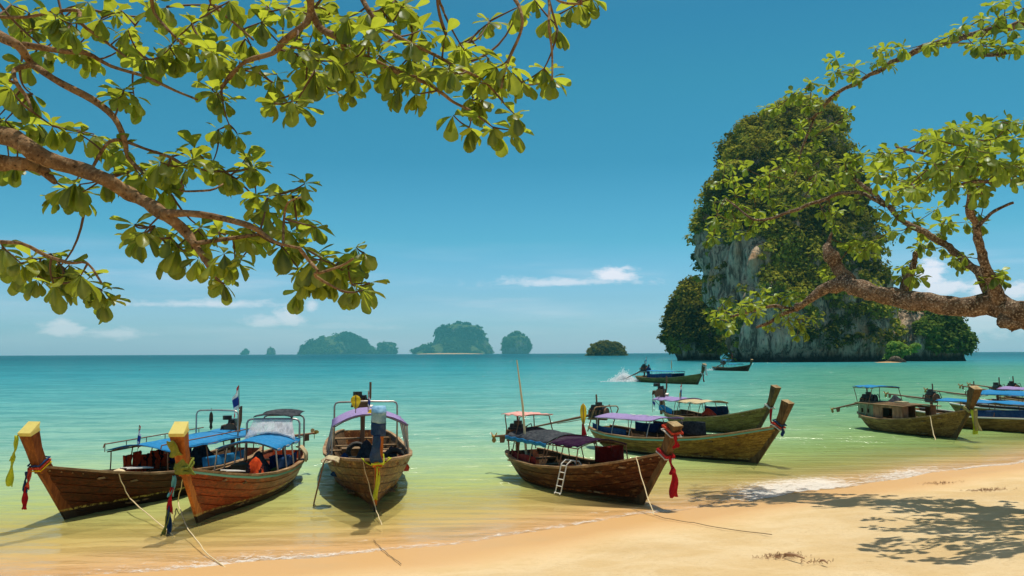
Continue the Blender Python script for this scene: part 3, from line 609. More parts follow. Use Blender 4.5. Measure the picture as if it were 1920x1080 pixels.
for k, (nm, cy, tab, dep, amp, lab, fr) in enumerate(far):
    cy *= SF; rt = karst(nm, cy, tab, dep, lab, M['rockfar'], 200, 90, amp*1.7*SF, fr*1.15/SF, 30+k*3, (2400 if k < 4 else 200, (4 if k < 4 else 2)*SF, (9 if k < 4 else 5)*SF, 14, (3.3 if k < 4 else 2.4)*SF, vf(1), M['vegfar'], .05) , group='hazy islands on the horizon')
    if k == 0:
        karst('', cy-60*SF, [(640, 838, 862), (647, 812, 885), (655, 790, 900), (664, 766, 915)], .5, '', M['rockfar'], 80, 24, 5*SF, .015/SF, 77, (700, 6*SF, 12*SF, 16, 4.4*SF, vf(1), M['vegfar'], .45), parent=rt)
        q = at(845, 663, 2780.*SF); mb = MB(); mb.grid(lambda u, v: ((u-.5)*215*SF, (v-.5)*36*SF, 3.0*SF*math.sin(math.pi*u)**.5*math.sin(math.pi*v)-.2), 24, 6)
        o = mb.build('beach', M['sand'], rt); o.location = Vector((q.x, 2745*SF, 0))-rt.location
    if k == 1:
        karst('', cy-20*SF, [(641, 576, 588), (646, 570, 604), (655, 566, 610), (665, 564, 612)], .7, '', M['rockfar'], 60, 26, 4*SF, .02/SF, 79, (200, 6*SF, 12*SF, 16, 4.4*SF, vf(1), M['vegfar'], -.1), parent=rt)
# closer wooded islet
karst('wooded_islet', 1000., [(649, 1122, 1146), (652, 1112, 1158), (657, 1104, 1166), (663.6, 1101, 1170)], .7, 'low dark wooded islet alone on the horizon left of the sea stack', M['rockfar'], 120, 30, 3.4, .07, 55,
      (420, 2.0, 5.5, 40, 1.3, lambda *a: .95, M['veg'], .25))
# ------------------------------------------------------------------ sea haze
mh = bpy.data.materials.new('sea_haze'); mh.use_nodes = True; nt = NT(mh.node_tree); nt.n.remove(nt.n['Principled BSDF'])
pv = nt.node('ShaderNodeVolumePrincipled'); pv.inputs['Color'].default_value = (.22, .90, 1.0, 1); pv.inputs['Density'].default_value = 0.00009; pv.inputs['Anisotropy'].default_value = .15
nt.l.new(pv.outputs[0], nt.n['Material Output'].inputs['Volume'])
mb = MB(); mb.box((0, 0, 150), (18600, 18600, 320)); hz = mb.build('haze', mh); tag(hz, 'pale humid sea air', kind='stuff')
# ------------------------------------------------------------------ longtail boats
HW = [(0, .03), (.03, .16), (.08, .36), (.16, .62), (.27, .84), (.42, .97), (.58, 1), (.78, .95), (.9, .82), (.97, .66), (1, .52)]
ZG = [(0, 1.04), (.06, .92), (.14, .78), (.26, .63), (.42, .53), (.62, .47), (.82, .50), (1, .62)]
ZK = [(0, -.10), (.1, -.20), (.3, -.25), (.75, -.22), (.93, -.10), (1, .05)]
RAKE = .85
class Boat: pass
def hull_pt(b, t, v, side, off=0.0):
    zk = interp(t, ZK); zg = interp(t, b.zg); hw = interp(t, HW)*b.B
    k = min(1.0, t/.5); k = k*k*(3-2*k); p = lerp(.92, .42, k); q = lerp(1.0, 1.45, k)
    z = zk+(zg-zk)*v**q; y = hw*(v**p)*(1.0)
    xk = -t*b.L; xg = -t*(b.L+.35)+RAKE*max(0, 1-t)**2.4*(zg/1.04); x = lerp(xk, xg, max(0.0, z/zg) if z > 0 else 0.0)
    return Vector((x+off*.12*(1-t), side*(y+off), z))
def gun(b, t, side, inset=0.0, up=0.0):
    p = hull_pt(b, t, 1.0, side); return Vector((p.x, p.y-side*inset, p.z+up))
def t_of(b, x):
    return float(np.interp(-x, [-gun(b, i/40, 1).x for i in range(41)], [i/40 for i in range(41)]))
def longtail(label, foot, stern, B, hull, stem, post='bare', rail='rail', stripe=None, lining='lining', strakes=6, zg=ZG, post_h=.80, post_w=.15, group='longtail boats moored off the beach', detail=2, deckm='deck', name='longtail_boat'):
    b = Boat(); b.B = B; b.zg = zg
    f = Vector((foot.x, foot.y, 0)); s = Vector((stern.x, stern.y, 0)); d = f-s; b.L = d.length-.15; b.rz = math.atan2(d.y, d.x)
    b.root = thing(name, f, label, 'boat', group, b.rz)
    b.M = Matrix.Translation(f) @ Matrix.Rotation(b.rz, 4, 'Z'); b.Mi = b.M.inverted()
    nt_ = 30 if detail > 1 else 16; vs = [0.0]+[ (i/strakes)**.8 for i in range(1, strakes+1)]
    for side in (1, -1):
        for k in range(strakes):                                     # carvel planks, each with its own slightly proud face
            v0, v1 = vs[k], vs[k+1]; off = .006+.007*((k*7+(side > 0)*3) % 3)/2
            mb = MB()
            def fn(u, w, v0=v0, v1=v1, off=off, side=side):
                v = lerp(v0, v1, (0, .06, .5, .94, 1)[int(round(w*4))]); o = off if .1 < w < .9 else -.004
                return hull_pt(b, u, v, side, o)
            mb.grid(fn, nt_, 4)
            if side < 0: mb.f = [tuple(reversed(q)) for q in mb.f]
            mb.build('plank', M[hull], b.root)
        mb = MB(); mb.grid(lambda u, w: hull_pt(b, .04+u*.96, lerp(1, .04, w), side, -.035-.01*(1-w)), nt_, 5); mb.build('lining', M[lining], b.root, True)
        pts = [gun(b, i/34*.995+.005, side, .0, .015) for i in range(35)]
        mb = MB(); rings = []
        for i, p in enumerate(pts):
            tn = (pts[min(i+1, 34)]-pts[max(i-1, 0)]).normalized(); n = Vector((-tn.y, tn.x, 0)).normalized()*(1 if side > 0 else -1)
            n = n if n.y*side > 0 or abs(n.y) < .2 else -n
            rings.append([p-n*.06+Vector((0, 0, -.015)), p+n*.035+Vector((0, 0, -.025)), p+n*.035+Vector((0, 0, .02)), p-n*.06+Vector((0, 0, .022))])
        mb.loft(rings); mb.build('gunwale', M[rail], b.root)
        if stripe:
            mb = MB(); mb.grid(lambda u, w: hull_pt(b, .01+u*.985, lerp(.985, .945, w), side, .024), 34, 1, 0.006); mb.build('rubbing_strake', M[stripe], b.root)
    # transom, closing the stern
    mb = MB(); mb.loft([[hull_pt(b, 1, v, 1)+Vector((dx, 0, 0)) for v in (0, .15, .35, .6, .8, 1)]+[hull_pt(b, 1, v, -1)+Vector((dx, 0, 0)) for v in (1, .8, .6, .35, .15)] for dx in (-.02, .04)])
    mb.build('transom', M[hull], b.root)
    # stem and the tall bow post
    p0 = Vector((-.02, 0, -.16)); p1 = Vector((RAKE+.0, 0, 1.02)); dr = (p1-p0).normalized(); nrm = Vector((dr.z, 0, -dr.x))
    w0 = .05; ring = lambda p, w, f_, a: [p+nrm*f_+Vector((0, -w*.55, 0)), p+nrm*f_+Vector((0, w*.55, 0)), p-nrm*a+Vector((0, w, 0)), p-nrm*a+Vector((0, -w, 0))]
    mb = MB(); mb.loft([ring(p0, .035, .03, .20), ring(p0.lerp(p1, .35), .05, .035, .24), ring(p0.lerp(p1, .75), .065, .04, .24), ring(p1, .085, .05, .20)])
    mb.build('stem', M[stem], b.root)
    d2 = Vector((.42, 0, 1)).normalized(); p2 = p1+d2*post_h; n2 = Vector((d2.z, 0, -d2.x)); b.post = (p1, p2, d2, n2)
    def ring2(p, w, f_, a): return [p+n2*f_+Vector((0, -w, 0)), p+n2*f_+Vector((0, w, 0)), p-n2*a+Vector((0, w*1.05, 0)), p-n2*a+Vector((0, -w*1.05, 0))]
    mb = MB(); q = p1.lerp(p2, .5); mb.loft([ring2(p1-dr*.1, .085, .05, .17), ring2(p1.lerp(p2, .2), .09, .06, .12), ring2(q, post_w*.82, post_w*.55, post_w*.75), ring2(p2, post_w, post_w*.8, post_w*.95)])
    mb.build('bow_post', M[stem], b.root)
    mb = MB(); top = ring2(p2, post_w*1.02, post_w*.83, post_w*.98)
    if post == 'yellow':
        lo = ring2(p2-d2*.06, post_w*1.04, post_w*.85, post_w); mb.loft([lo, top], cap=False)
        apex = [p2+d2*.03-n2*.17+Vector((0, s_*post_w*.95, .05)) for s_ in (1, -1)]; mb.add(top+apex, [(0, 1, 4, 5), (1, 2, 4), (2, 3, 5, 4), (3, 0, 5)])
        mb.build('post_cap', M['yellow'], b.root)
    else:
        ap = p2+d2*.05-n2*.02; mb.add(top+[ap], [(0, 1, 4), (1, 2, 4), (2, 3, 4), (3, 0, 4)]); mb.build('post_cap', M['cut'] if post != 'plain' else M['skyblue'], b.root)
    # deck boards, thwarts and ribs
    nb = 12 if detail > 1 else 6
    for i in range(nb):
        t0 = .22+.72*i/nb; mb = MB(); x = -b.L*t0; w = interp(t0, HW)*b.B*.66; mb.box((x, 0, .10+.005*(i % 3)), (b.L*.72/nb*.90, w*2, .03)); mb.build('floor_board', M[deckm], b.root)
    for i, t0 in enumerate((.13, .22, .36, .5, .64, .78, .9) if detail > 1 else (.2, .5, .8)):
        g = gun(b, t0, 1); mb = MB(); mb.box((g.x, 0, g.z-.10-.03*(i % 2)), (.20, abs(g.y)*1.88, .035)); mb.build('thwart', M['deck' if i % 3 else 'rail'], b.root)
    if detail > 1:
        # foredeck made of boards running across the bow
        for i in range(5):
            t0 = .02+.022*i; g = gun(b, t0, 1); mb = MB(); mb.box((g.x, 0, g.z-.045), (.085, max(.08, abs(g.y)*1.86), .025)); mb.build('foredeck_board', M['rail'], b.root)
        for side in (1, -1):
            for i in range(9):
                t0 = .2+.085*i; mb = MB(); mb.tube([hull_pt(b, t0, v, side, -.055) for v in (.98, .7, .4, .15)], .018, 5); mb.build('rib', M[lining], b.root)
    return b
def canopy(b, x0, x1, zc, arch, mat, half=None, posts=4, tube=.014, postm='rust', name='canopy', rails=True, lift=0.0, sag=.038, fringe=None, overhang=.12, poles=True, skew=0.0):
    """tarpaulin roof on a tube frame; x0 front, x1 rear"""
    half = half or b.B*.82; n = 14
    def fn(u, v):
        x = lerp(x0+overhang, x1-overhang, u); yy = (v*2-1); edge = .018*math.sin(u*17+v*3)
        return (x+skew*yy, yy*(half+.03)+.0, zc+arch*(1-yy*yy)+lift*u-sag*abs(math.sin(math.pi*u*(posts-1)))+.008*math.sin(x*9+yy*5)+edge*abs(yy)**6)
    mb = MB(); mb.grid(fn, n, 10, .012)
    c = mb.build(name, M[mat], b.root, True)
    fr = []
    for i in range(posts):
        u = i/(posts-1); x = lerp(x0, x1, u)
        if poles:
            for s in (1, -1):
                g = gun(b, t_of(b, x), s, .05, .02); tp = Vector((x+skew*s, s*half, zc+lift*u-.02)); mb = MB(); mb.tube([g, lerp(g, tp, .5)+Vector((.01*math.sin(i*3+s), 0, 0)), tp], tube, 6); mb.build('canopy_pole', M[postm], b.root)
        mb = MB(); mb.tube([(x+skew*(k/4-1), (k/4-1)*half, zc+lift*u-.02+arch*(1-(k/4-1)**2)) for k in range(9)], tube*.8, 5); mb.build('canopy_hoop', M[postm], c)
    if rails:
        for s in (1, -1):
            mb = MB(); mb.tube([(lerp(x0+overhang, x1-overhang, k/6)+skew*s, s*half, zc+lift*k/6-.025) for k in range(7)], tube, 6); mb.build('side_rail', M[postm], c)
    if fringe:
        for s in (1, -1):
            mb = MB(); mb.grid(lambda u, v: (lerp(x0+overhang, x1-overhang, u)+skew*s, s*(half+.04+.01*math.sin(u*40)), zc+lift*u-v*.09-.01*math.sin(u*31)), 30, 2, .005); mb.build('valance', M[fringe], c, True)
    return c
def hoop(b, x, half, z0, z1, mat='steel', r=.02, lean=0.0, name='frame_hoop', yo=0.0):
    mb = MB(); c = .10; pts = [(x, -half, z0), (x+lean*.5, -half, (z0+z1)/2), (x+lean, -half, z1-c), (x+lean, -half+c*.3, z1-c*.3), (x+lean, -half+c, z1), (x+lean, 0, z1+.01), (x+lean, half-c, z1), (x+lean, half-c*.3, z1-c*.3), (x+lean, half, z1-c), (x+lean*.5, half, (z0+z1)/2), (x, half, z0)]
    pts = [(p[0], p[1]+yo, p[2]) for p in pts]; mb.tube(pts, r, 7); return mb.build(name, M[mat], b.root, True)
def engine(b, x, z, tip, y=0.0, s=1.0, tiller=1.1, detail=2):
    """car engine on a swivel at the stern, long drive shaft out to a small propeller at tip (world point)"""
    tl = b.Mi @ Vector(tip); e = Vector((x, y, z)); d = (tl-e); flat = Vector((d.x, d.y, 0)).normalized(); ang = math.atan2(flat.y, flat.x)+math.pi
    R = Matrix.Rotation(ang, 3, 'Z'); up = Vector((0, 0, 1)); side = Vector((-flat.y, flat.x, 0)); fw = -flat
    eng = MB(); eng.box(e+up*.10*s, (.52*s, .26*s, .30*s), R, .86); eo = eng.build('engine_block', M['black'], b.root)
    def sub(mb, nm, m): return mb.build(nm, M[m], eo)
    mb = MB(); mb.box(e+up*.30*s, (.40*s, .17*s, .10*s), R, .9); sub(mb, 'valve_cover', 'black')
    mb = MB(); mb.tube([e+up*.34*s+side*.12*s+fw*.1*s, e+up*.44*s+side*.12*s+fw*.1*s], .11*s, 12); sub(mb, 'air_filter', 'black')
    mb = MB(); mb.tube([e+fw*.28*s+up*.1*s, e+fw*.33*s+up*.1*s], .17*s, 14); sub(mb, 'flywheel', 'rust')
    for k in range(4):
        mb = MB(); q = e+fw*(.18-.12*k)*s+side*.14*s+up*.17*s; mb.tube([q, q+side*.09*s+up*.02*s, q+side*.11*s-up*.1*s], .026*s, 6); sub(mb, 'manifold_pipe', 'rust')
    mb = MB(); mb.tube([e-fw*.1*s-side*.13*s+up*.12*s, e-fw*.1*s-side*.17*s+up*.3*s, e-fw*.12*s-side*.17*s+up*.66*s], .028*s, 7); sub(mb, 'exhaust_pipe', 'rust')
    mb = MB(); mb.tube([e+fw*.05*s-side*.16*s+up*.04*s, e+fw*.05*s-side*.25*s+up*.04*s], .085*s, 10); sub(mb, 'alternator', 'steel')
    mb = MB(); mb.tube([e+up*.26*s+fw*.24*s+side*.02, e+up*.36*s+fw*.36*s-side*.1*s, e+up*.1*s+fw*.42*s-side*.16*s, e+up*-.02*s+fw*.2*s-side*.16*s], .018*s, 6); sub(mb, 'hose', 'black')
    mb = MB(); mb.box(e-up*.09*s, (.62*s, .12*s, .05*s), R); mb.tube([e-up*.1*s, e-up*(z-.42)], [.06*s, .045*s], 8); mb.build('swivel_mount', M['rust'], b.root)
    a = e-fw*.26*s+up*.02; sh = MB(); sh.tube([a, lerp(a, tl, .35), tl], [.045*s, .035*s, .025*s], 7); so = sh.build('drive_shaft', M['rust'], b.root)
    mb = MB(); mb.tube([a-up*.09*s, lerp(a, tl, .5)-up*.05], .012*s, 5); mb.build('shaft_brace', M['rust'], so)
    ax = (tl-a).normalized(); u1 = ax.cross(up).normalized(); u2 = u1.cross(ax); pr = MB(); pr.tube([tl-ax*.05, tl+ax*.05], .035, 8)
    for k in range(3):
        an = 2*math.pi*k/3+.4; rd = u1*math.cos(an)+u2*math.sin(an); tg = ax.cross(rd)
        pr.loft([[tl+rd*.03+tg*.02+ax*.02, tl+rd*.03-tg*.02-ax*.02, tl+rd*.03-tg*.02-ax*.03, tl+rd*.03+tg*.02+ax*.01], [tl+rd*.10+tg*.05+ax*.03, tl+rd*.10-tg*.05-ax*.03, tl+rd*.10-tg*.05-ax*.04, tl+rd*.10+tg*.05+ax*.02], [tl+rd*.16+tg*.02+ax*.015, tl+rd*.16-tg*.02-ax*.015, tl+rd*.16-tg*.02-ax*.02, tl+rd*.16+tg*.02+ax*.01]])
    pr.build('propeller', M['brass'], b.root)
    q = tl-ax*.28; mb = MB(); mb.loft([[q+u1*.006-ax*.1, q-u1*.006-ax*.1, q-u1*.006+ax*.1, q+u1*.006+ax*.1], [q-u2*.17+u1*.005-ax*.03, q-u2*.17-u1*.005-ax*.03, q-u2*.17-u1*.005+ax*.1, q-u2*.17+u1*.005+ax*.1]]); mb.build('skeg', M['rust'], so)
    if tiller:
        mb = MB(); mb.tube([e+fw*.25*s+up*.06, e+fw*(.3+tiller*.5)+up*.02, e+fw*(.3+tiller)+up*.06], [.022, .02, .018], 7); mb.build('tiller_bar', M['steel'], b.root)
    return e
def panel(b, x0, x1, side, z0, z1, mat, name='side_screen', inset=.10, wave=.015):
    def fn(u, v):
        x = lerp(x0, x1, u); g = gun(b, t_of(b, x), side); return (x, g.y-side*(inset+wave*math.sin(u*15+v*2)+.02*v), lerp(g.z+z0, g.z+z1+.02*math.sin(u*6), v))
    mb = MB(); mb.grid(fn, 24, 5, .008); return mb.build(name, M[mat], b.root, True)
def drape(b, c, w, h, mat, name, label, cat, ang=0.0, seed=0, lump=.08, group=None):
    """a cloth heap or hung cloth as a thing of its own, centre c in boat coordinates"""
    r = random.Random(seed); ca, sa = math.cos(ang), math.sin(ang); rings = []
    k = 18
    for i in range(9):
        f = i/8; rad = (1-f)**.55*(1-.25*f)+.02; ring = []
        for j in range(k):
            a = 2*math.pi*j/k; n_ = 1+.35*noise.noise(Vector((math.cos(a)*1.6+seed, math.sin(a)*1.6, f*2.5)))+.12*math.sin(a*6+seed+f*4)
            x, y = math.cos(a)*w[0]*rad*n_, math.sin(a)*w[1]*rad*n_; ring.append(Vector(c)+Vector((x*ca-y*sa, x*sa+y*ca, h*f+lump*noise.noise(Vector((x*5, y*5, seed))))))
        rings.append(ring)
    mb = MB(); mb.loft(rings); return mb.thing(name, M[mat], b.M, label, cat, group, True)
def sash_ring(b, t, mat, label, r=1.0, group=None, cat='sash', width=.05):
    """sash knotted round the bow post at fraction t of its height (t<0: on the stem), returns the front knot"""
    p1, p2, d2, n2 = b.post; c = p1+d2*t; mb = MB(); hw = .105+.05*max(0, t); ring = []
    pts = [c+n2*(.09+.05*max(0, t))+Vector((0, -hw, 0)), c+n2*(.10+.05*max(0, t))+Vector((0, hw, 0)), c-n2*.17+Vector((0, hw*1.1, .03)), c-n2*.17+Vector((0, -hw*1.1, .03))]
    P = []
    for i in range(4):
        for k in range(4): P.append(pts[i].lerp(pts[(i+1) % 4], k/4))
    P.append(P[0]); rings = []
    for i, p in enumerate(P):
        o = (p-c); o = o-d2*o.dot(d2); o.normalize(); wv = .012*math.sin(i*1.7)
        rings.append([p-d2*(width*.8+wv), p-d2*width*.4+o*.016, p+d2*width*.3+o*.018, p+d2*(width*.8-wv), p-o*.004])
    mb.loft(rings, True, False); return mb, c+n2*(.12+.05*max(0, t))
def tail(mb, p, q, w, seed=0, n=14, thick=.012):
    p = Vector(p); q = Vector(q); 
    def fn(u, v):
        c = p.lerp(q, u)+Vector((0, 0, -.03*math.sin(math.pi*u))); ww = 1.35*w*(.45+.55*u)*(1+.07*math.sin(u*9+seed))
        return c+Vector((.03*math.sin(u*7+v*5+seed), (v-.5)*2*ww+.02*math.sin(u*5+seed), .01*math.sin(v*9+u*3)))
    mb.grid(fn, n, 5, thick); return mb
def hang(b, mat, label, parts, group='sashes tied to the bow posts', name='sash', cat='sash'):
    """sash thing: parts = list of ('ring', t, width) / ('tail', start, end, width) in boat coordinates, each with a material"""
    root = thing(name, b.M @ b.post[0], label, cat, group, b.rz); off = b.post[0]
    for i, pt in enumerate(parts):
        mb = MB()
        if pt[0] == 'ring': mb, kn = sash_ring(b, pt[1], None, None, width=pt[2]); nm = 'knot_band'
        else: tail(mb, pt[1], pt[2], pt[3], seed=i*2.1); nm = 'tail'
        mb.v = [Vector(v)-off for v in mb.v]; mb.build(nm, M[pt[-1]], root, True)
    return root
def flag(b, foot, h, fw, fh, mat, label, lean=(0, 0), pole=.010, droop=.6, polem='rail', at_top=0.0, shape='rect', yaw=0.0, group='flags flying on the boats'):
    """pole standing on the boat with a limp flag"""
    root = thing('flag', b.M @ Vector(foot), label, 'flag', group, b.rz); top = Vector((lean[0], lean[1], h))
    mb = MB(); mb.tube([(0, 0, 0), top*.5, top], pole, 6); mb.build('pole', M[polem], root)
    d = Vector((math.cos(yaw), math.sin(yaw), 0)); mb = MB()
    def fn(u, v):       # u along the fly, v down the hoist
        k = 1.0
        if shape == 'leaf': k = math.sin(math.pi*min(1, v*.9+.04))**.8; 
        c = top*(1-(at_top+v*fh)/h)
        return c+d*(u*fw*k*(1-droop*.5)+(-fw*.0))+Vector((0, 0, -droop*fw*u*k))+Vector((-d.y, d.x, 0))*(.03*math.sin(u*8+v*4))
    if shape == 'leaf':
        def fn(u, v):
            k = (math.sin(math.pi*min(1, v**.8))**.75)*(1-v*.3); c = top*(1-(at_top+v*fh)/h); return c+d*((u-.5)*fw*k)+Vector((-d.y, d.x, 0))*(.03*math.cos((u-.5)*3)+.01*math.sin(v*12))
    mb.grid(fn, 12, 8, 0)
    fo_ = mb.build('flag_cloth', M[mat], root, True); at_ = fo_.data.attributes.new('fl', 'FLOAT', 'POINT'); at_.data.foreach_set('value', [min(.999, max(0, (j/8)*.75+.25*i/12)) for i in range(13) for j in range(9)]); return root
def ladder(b, c, h, w, tilt, label, yaw=0.0, mat='steel', steps=3, hook=True, toss=0.0, sgn=1):
    """boarding ladder of bent tube, c = top centre in boat coordinates, hanging outwards along +y"""
    root = thing('ladder', b.M @ Vector(c), label, 'ladder', 'boarding ladders on the boats', b.rz+yaw)
    dn = Vector((toss, sgn*math.sin(tilt), -math.cos(tilt))).normalized()*h
    for s in (-1, 1):
        mb = MB(); x = Vector((s*w/2, 0, 0)); pts = [x+Vector((0, -.22*sgn, -.06)), x+Vector((0, -.2*sgn, .04)), x+Vector((0, -.04*sgn, .07)), x, x+dn] if hook else [x, x+dn]
        mb.tube(pts, .014, 6); mb.build('side_rail', M[mat], root)
    for k in range(steps+1):
        p = dn*((k+.6)/(steps+.6)); mb = MB(); mb.tube([p+Vector((-w/2, 0, 0)), p+Vector((w/2, 0, 0))], .013, 6); mb.build('rung', M[mat], root)
        if k and k % 1 == 0: pass
    return root
def rope_line(pts, label, mat='rope', r=.012, sag=.0, group='mooring ropes', n=12, name='mooring_rope'):
    P = []; pts = [Vector(p) for p in pts]
    for i in range(len(pts)-1):
        for k in range(n):
            u = k/n; p = pts[i].lerp(pts[i+1], u); s_ = sag if i == 0 else .0; p.z -= s_*math.sin(math.pi*u); P.append(p+Vector((.006*math.sin(k*1.3+i), .006*math.cos(k*.9), .004*math.sin(k*.7+i))))
    P.append(pts[-1]); mb = MB(); mb.tube(P, r, 6); return mb.thing(name, M[mat], None, label, 'rope', group)
def tyre(b, c, R=.17, r=.05, axis='y', label='', lean=0.0):
    mb = MB(); n = 16; rings = []
    for i in range(n+1):
        a = 2*math.pi*i/n; o = Vector((math.cos(a), 0, math.sin(a))) if axis == 'y' else Vector((0, math.cos(a), math.sin(a))); k = Vector((0, 1, 0)) if axis == 'y' else Vector((1, 0, 0))
        rings.append([Vector(c)+o*(R+r*math.cos(2*math.pi*j/8))+k*r*math.sin(2*math.pi*j/8) for j in range(8)])
    mb.loft(rings, True, False); return mb.thing('tyre_fender', M['tyre'], b.M, label, 'tyre', 'tyre fenders on the boats', True)
def G(px, py, z=0.0): return gz(px, py, z)
# ============ boat A: far left, dark brown, yellow capped post, long blue canopy
A = longtail('dark brown longtail boat nearest the left edge with a yellow topped bow post', G(132, 972), Vector((-6.85, 22.6, 0)), .80, 'hullA', 'stemA', 'yellow', post_h=.74, post_w=.125)
canopy(A, -2.0, -5.6, 1.02, .12, 'blue', .66, 6, lift=.04)
mb = MB(); mb.tube([(-1.75, -.66, 1.09), (-1.78, -.66, 1.16), (-5.5, -.66, 1.20)], .013, 6); mb.tube([(-1.75, .66, 1.09), (-1.78, .66, 1.16), (-5.5, .66, 1.20)], .013, 6)
for k in range(6): mb.tube([(-1.8-.7*k, -.66, 1.0), (-1.8-.7*k, -.66, 1.18)], .01, 5)
mb.build('roof_rack', M['rust'], A.root)
hoop(A, -4.9, .55, .5, 1.66, 'steel', .02, yo=.06)
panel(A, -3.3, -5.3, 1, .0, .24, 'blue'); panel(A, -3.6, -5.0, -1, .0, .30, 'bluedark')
engine(A, -5.75, 1.05, A.M @ Vector((-8.6, -.9, .85)), s=1.0, tiller=.9)
def hung_vests(b, x0, x1, y, z0, z1, label, n, mat='vests'):
    root = thing('hung_cloth', b.M @ Vector(((x0+x1)/2, y, z0)), label, 'cloth', None, b.rz); c0 = Vector(((x0+x1)/2, y, z0))
    for k in range(n):
        a, c_ = lerp(x0, x1, k/n), lerp(x0, x1, (k+.92)/n); mb = MB()
        mb.grid(lambda u, v: Vector((lerp(a, c_, u)+.02*math.sin(v*5+k), y+.05*math.sin(u*3.1)*(1 if k % 2 else .6)+.03*math.sin(u*11+v*4+k), lerp(z1+.05*math.sin(k*2.1), z0-.03*math.cos(k*1.3), v)))-c0, 8, 8, .04)
        mb.build('folded_cloth', M[mat], root, True)
    return root
hung_vests(A, -2.05, -3.3, -.42, .48, .90, 'red and black patterned cloths hung in a row inside the dark boat at far left', 4)
hung_vests(A, -3.32, -3.62, -.40, .55, 1.02, 'single red patterned cloth hung high beside the row in the far left boat', 1)
drape(A, (-4.5, -.1, .45), (.35, .3), .62, 'darktarp', 'covered_load', 'black pointed tarp heap under the long blue canopy of the far left boat', 'tarp', seed=3)
drape(A, (-1.2, .1, .66), (.2, .22), .08, 'rope', 'coiled_rope', 'pale rope coil lying on the foredeck of the far left boat', 'rope', seed=13)
hang(A, None, 'long lime sash dangling from the yellow post cap of the far left boat', [('tail', A.post[1]+A.post[3]*.13+Vector((0, -.13, -.03)), A.post[1]+A.post[3]*.14+Vector((0, -.17, -.45)), .025, 'lime'), ('tail', A.post[1]+A.post[3]*.14+Vector((0, -.17, -.38)), A.post[1]+A.post[3]*.15+Vector((0, -.21, -.88)), .05, 'lime')])
hang(A, None, 'coral pink and navy sash tied low round the post of the far left boat', [('ring', .05, .03, 'redflower'), ('ring', .10, .014, 'navy'), ('ring', .0, .018, 'yellowc'), ('tail', A.post[0]+A.post[3]*.12+Vector((0, -.1, .05)), A.post[0]+A.post[3]*.14+Vector((0, -.12, -.30)), .035, 'redflower'),
    ('tail', A.post[0]+A.post[3]*.14+Vector((0, -.14, 0)), A.post[0]+A.post[3]*.16+Vector((0, -.13, -.34)), .025, 'navy'), ('tail', A.post[0]+A.post[3]*.15+Vector((0, -.12, -.26)), A.post[0]+A.post[3]*.17+Vector((0, -.15, -.62)), .045, 'red')])
flag(A, (-2.3, -.25, 1.10), .42, .14, .34, 'flag', 'small limp striped flag on the front of the long blue canopy', droop=1.6, yaw=1.2, lean=(0, .03))
flag(A, (-5.35, .42, .5), 1.75, .36, .5, 'flag', 'large red white and blue flag on the tall pole between the two left boats', droop=.9, yaw=-1.9, lean=(0, -.06))
flag(A, (-5.33, .44, .5), 1.22, .14, .42, 'orange', 'orange pennant hanging under the large striped flag at left', droop=1.8, yaw=-1.6, lean=(0, -.03))
mb = MB(); mb.tube([(-4.9, -.1, 1.72), (-4.9, -.1, 1.6)], .006, 5); mb.loft([[Vector((-4.9+.03*math.cos(a)*k, -.1+.05*math.sin(a)*k, z)) for a in np.linspace(0, 2*math.pi, 9)[:-1]] for z, k in ((1.62, .5), (1.55, 1.0), (1.42, 1.1), (1.34, .6), (1.26, .9), (1.2, .2))]); mb.thing('hung_bag', M['deckdark'], A.M, 'dark cloth bundle hanging from the steel hoop of the far left boat', 'bag', None, True)
p = A.M @ gun(A, .16, 1, 0, .03)
rope_line([p, G(243, 935, .25), G(328, 1007, -.02)], 'pale mooring rope running from the far left boat into the shallows', r=.010, sag=.02)
# ============ boat B: orange red, yellow capped post, green sash
Bb = longtail('glossy red brown longtail boat with yellow cap and blue canopy, second from left', G(375, 978), Vector((-5.62, 22.0, 0)), .74, 'hullB', 'stemB', 'yellow', rail='rail', stripe='teal', lining='liningred', post_h=.76, post_w=.125)
canopy(Bb, -2.7, -4.7, 1.0, .16, 'blue', .62, 4, postm='steel', lift=.0, tube=.018, overhang=.05)
hoop(Bb, -4.75, .62, .5, 1.48, 'steel', .024); hoop(Bb, -5.7, .50, .5, 1.50, 'steel', .022)
mb = MB(); mb.grid(lambda u, v: (lerp(-4.7, -5.9, u), (v*2-1)*.46, 1.52+.06*(1-(2*v-1)**2)+.02*math.sin(u*9)+.05*u), 10, 8, .012); mb.build('rear_roof', M['darktarp'], Bb.root, True)
mb = MB(); mb.grid(lambda u, v: (lerp(-4.72, -4.45, u), (v*2-1)*lerp(.44, .60, u), lerp(1.49, 1.02+.16*(1-(2*v-1)**2), u)+.006*math.sin(v*30)), 6, 14, .004)
mb.f = [f for f in mb.f]; ws = mb.build('windscreen', M['plastic'], Bb.root, True)
mb = MB()
for (u0, y0, u1, y1) in [(-.20, 1.40, .16, 1.40), (.16, 1.40, .17, 1.20), (.17, 1.20, -.21, 1.20), (-.21, 1.20, -.20, 1.40)]:
    mb.tube([(-4.60-(y0-1.2)*.4, u0, y0), (-4.60-(y1-1.2)*.4, u1, y1)], .012, 5)
mb.build('window_hem', M['whitec'], ws)
engine(Bb, -5.75, .95, at(590, 812, 22.6), s=.9, tiller=.7)
panel(Bb, -3.0, -4.6, 1, .02, .26, 'navy'); 
drape(Bb, (-2.35, .30, .42), (.33, .22), .46, 'vests', 'clothes_heap', 'heap of red and black cloth behind the moss green sash in the second boat', 'cloth', seed=5)
drape(Bb, (-3.1, .15, .42), (.38, .26), .50, 'darktarp', 'covered_load', 'black covered load under the short blue canopy of the second boat', 'tarp', seed=6)
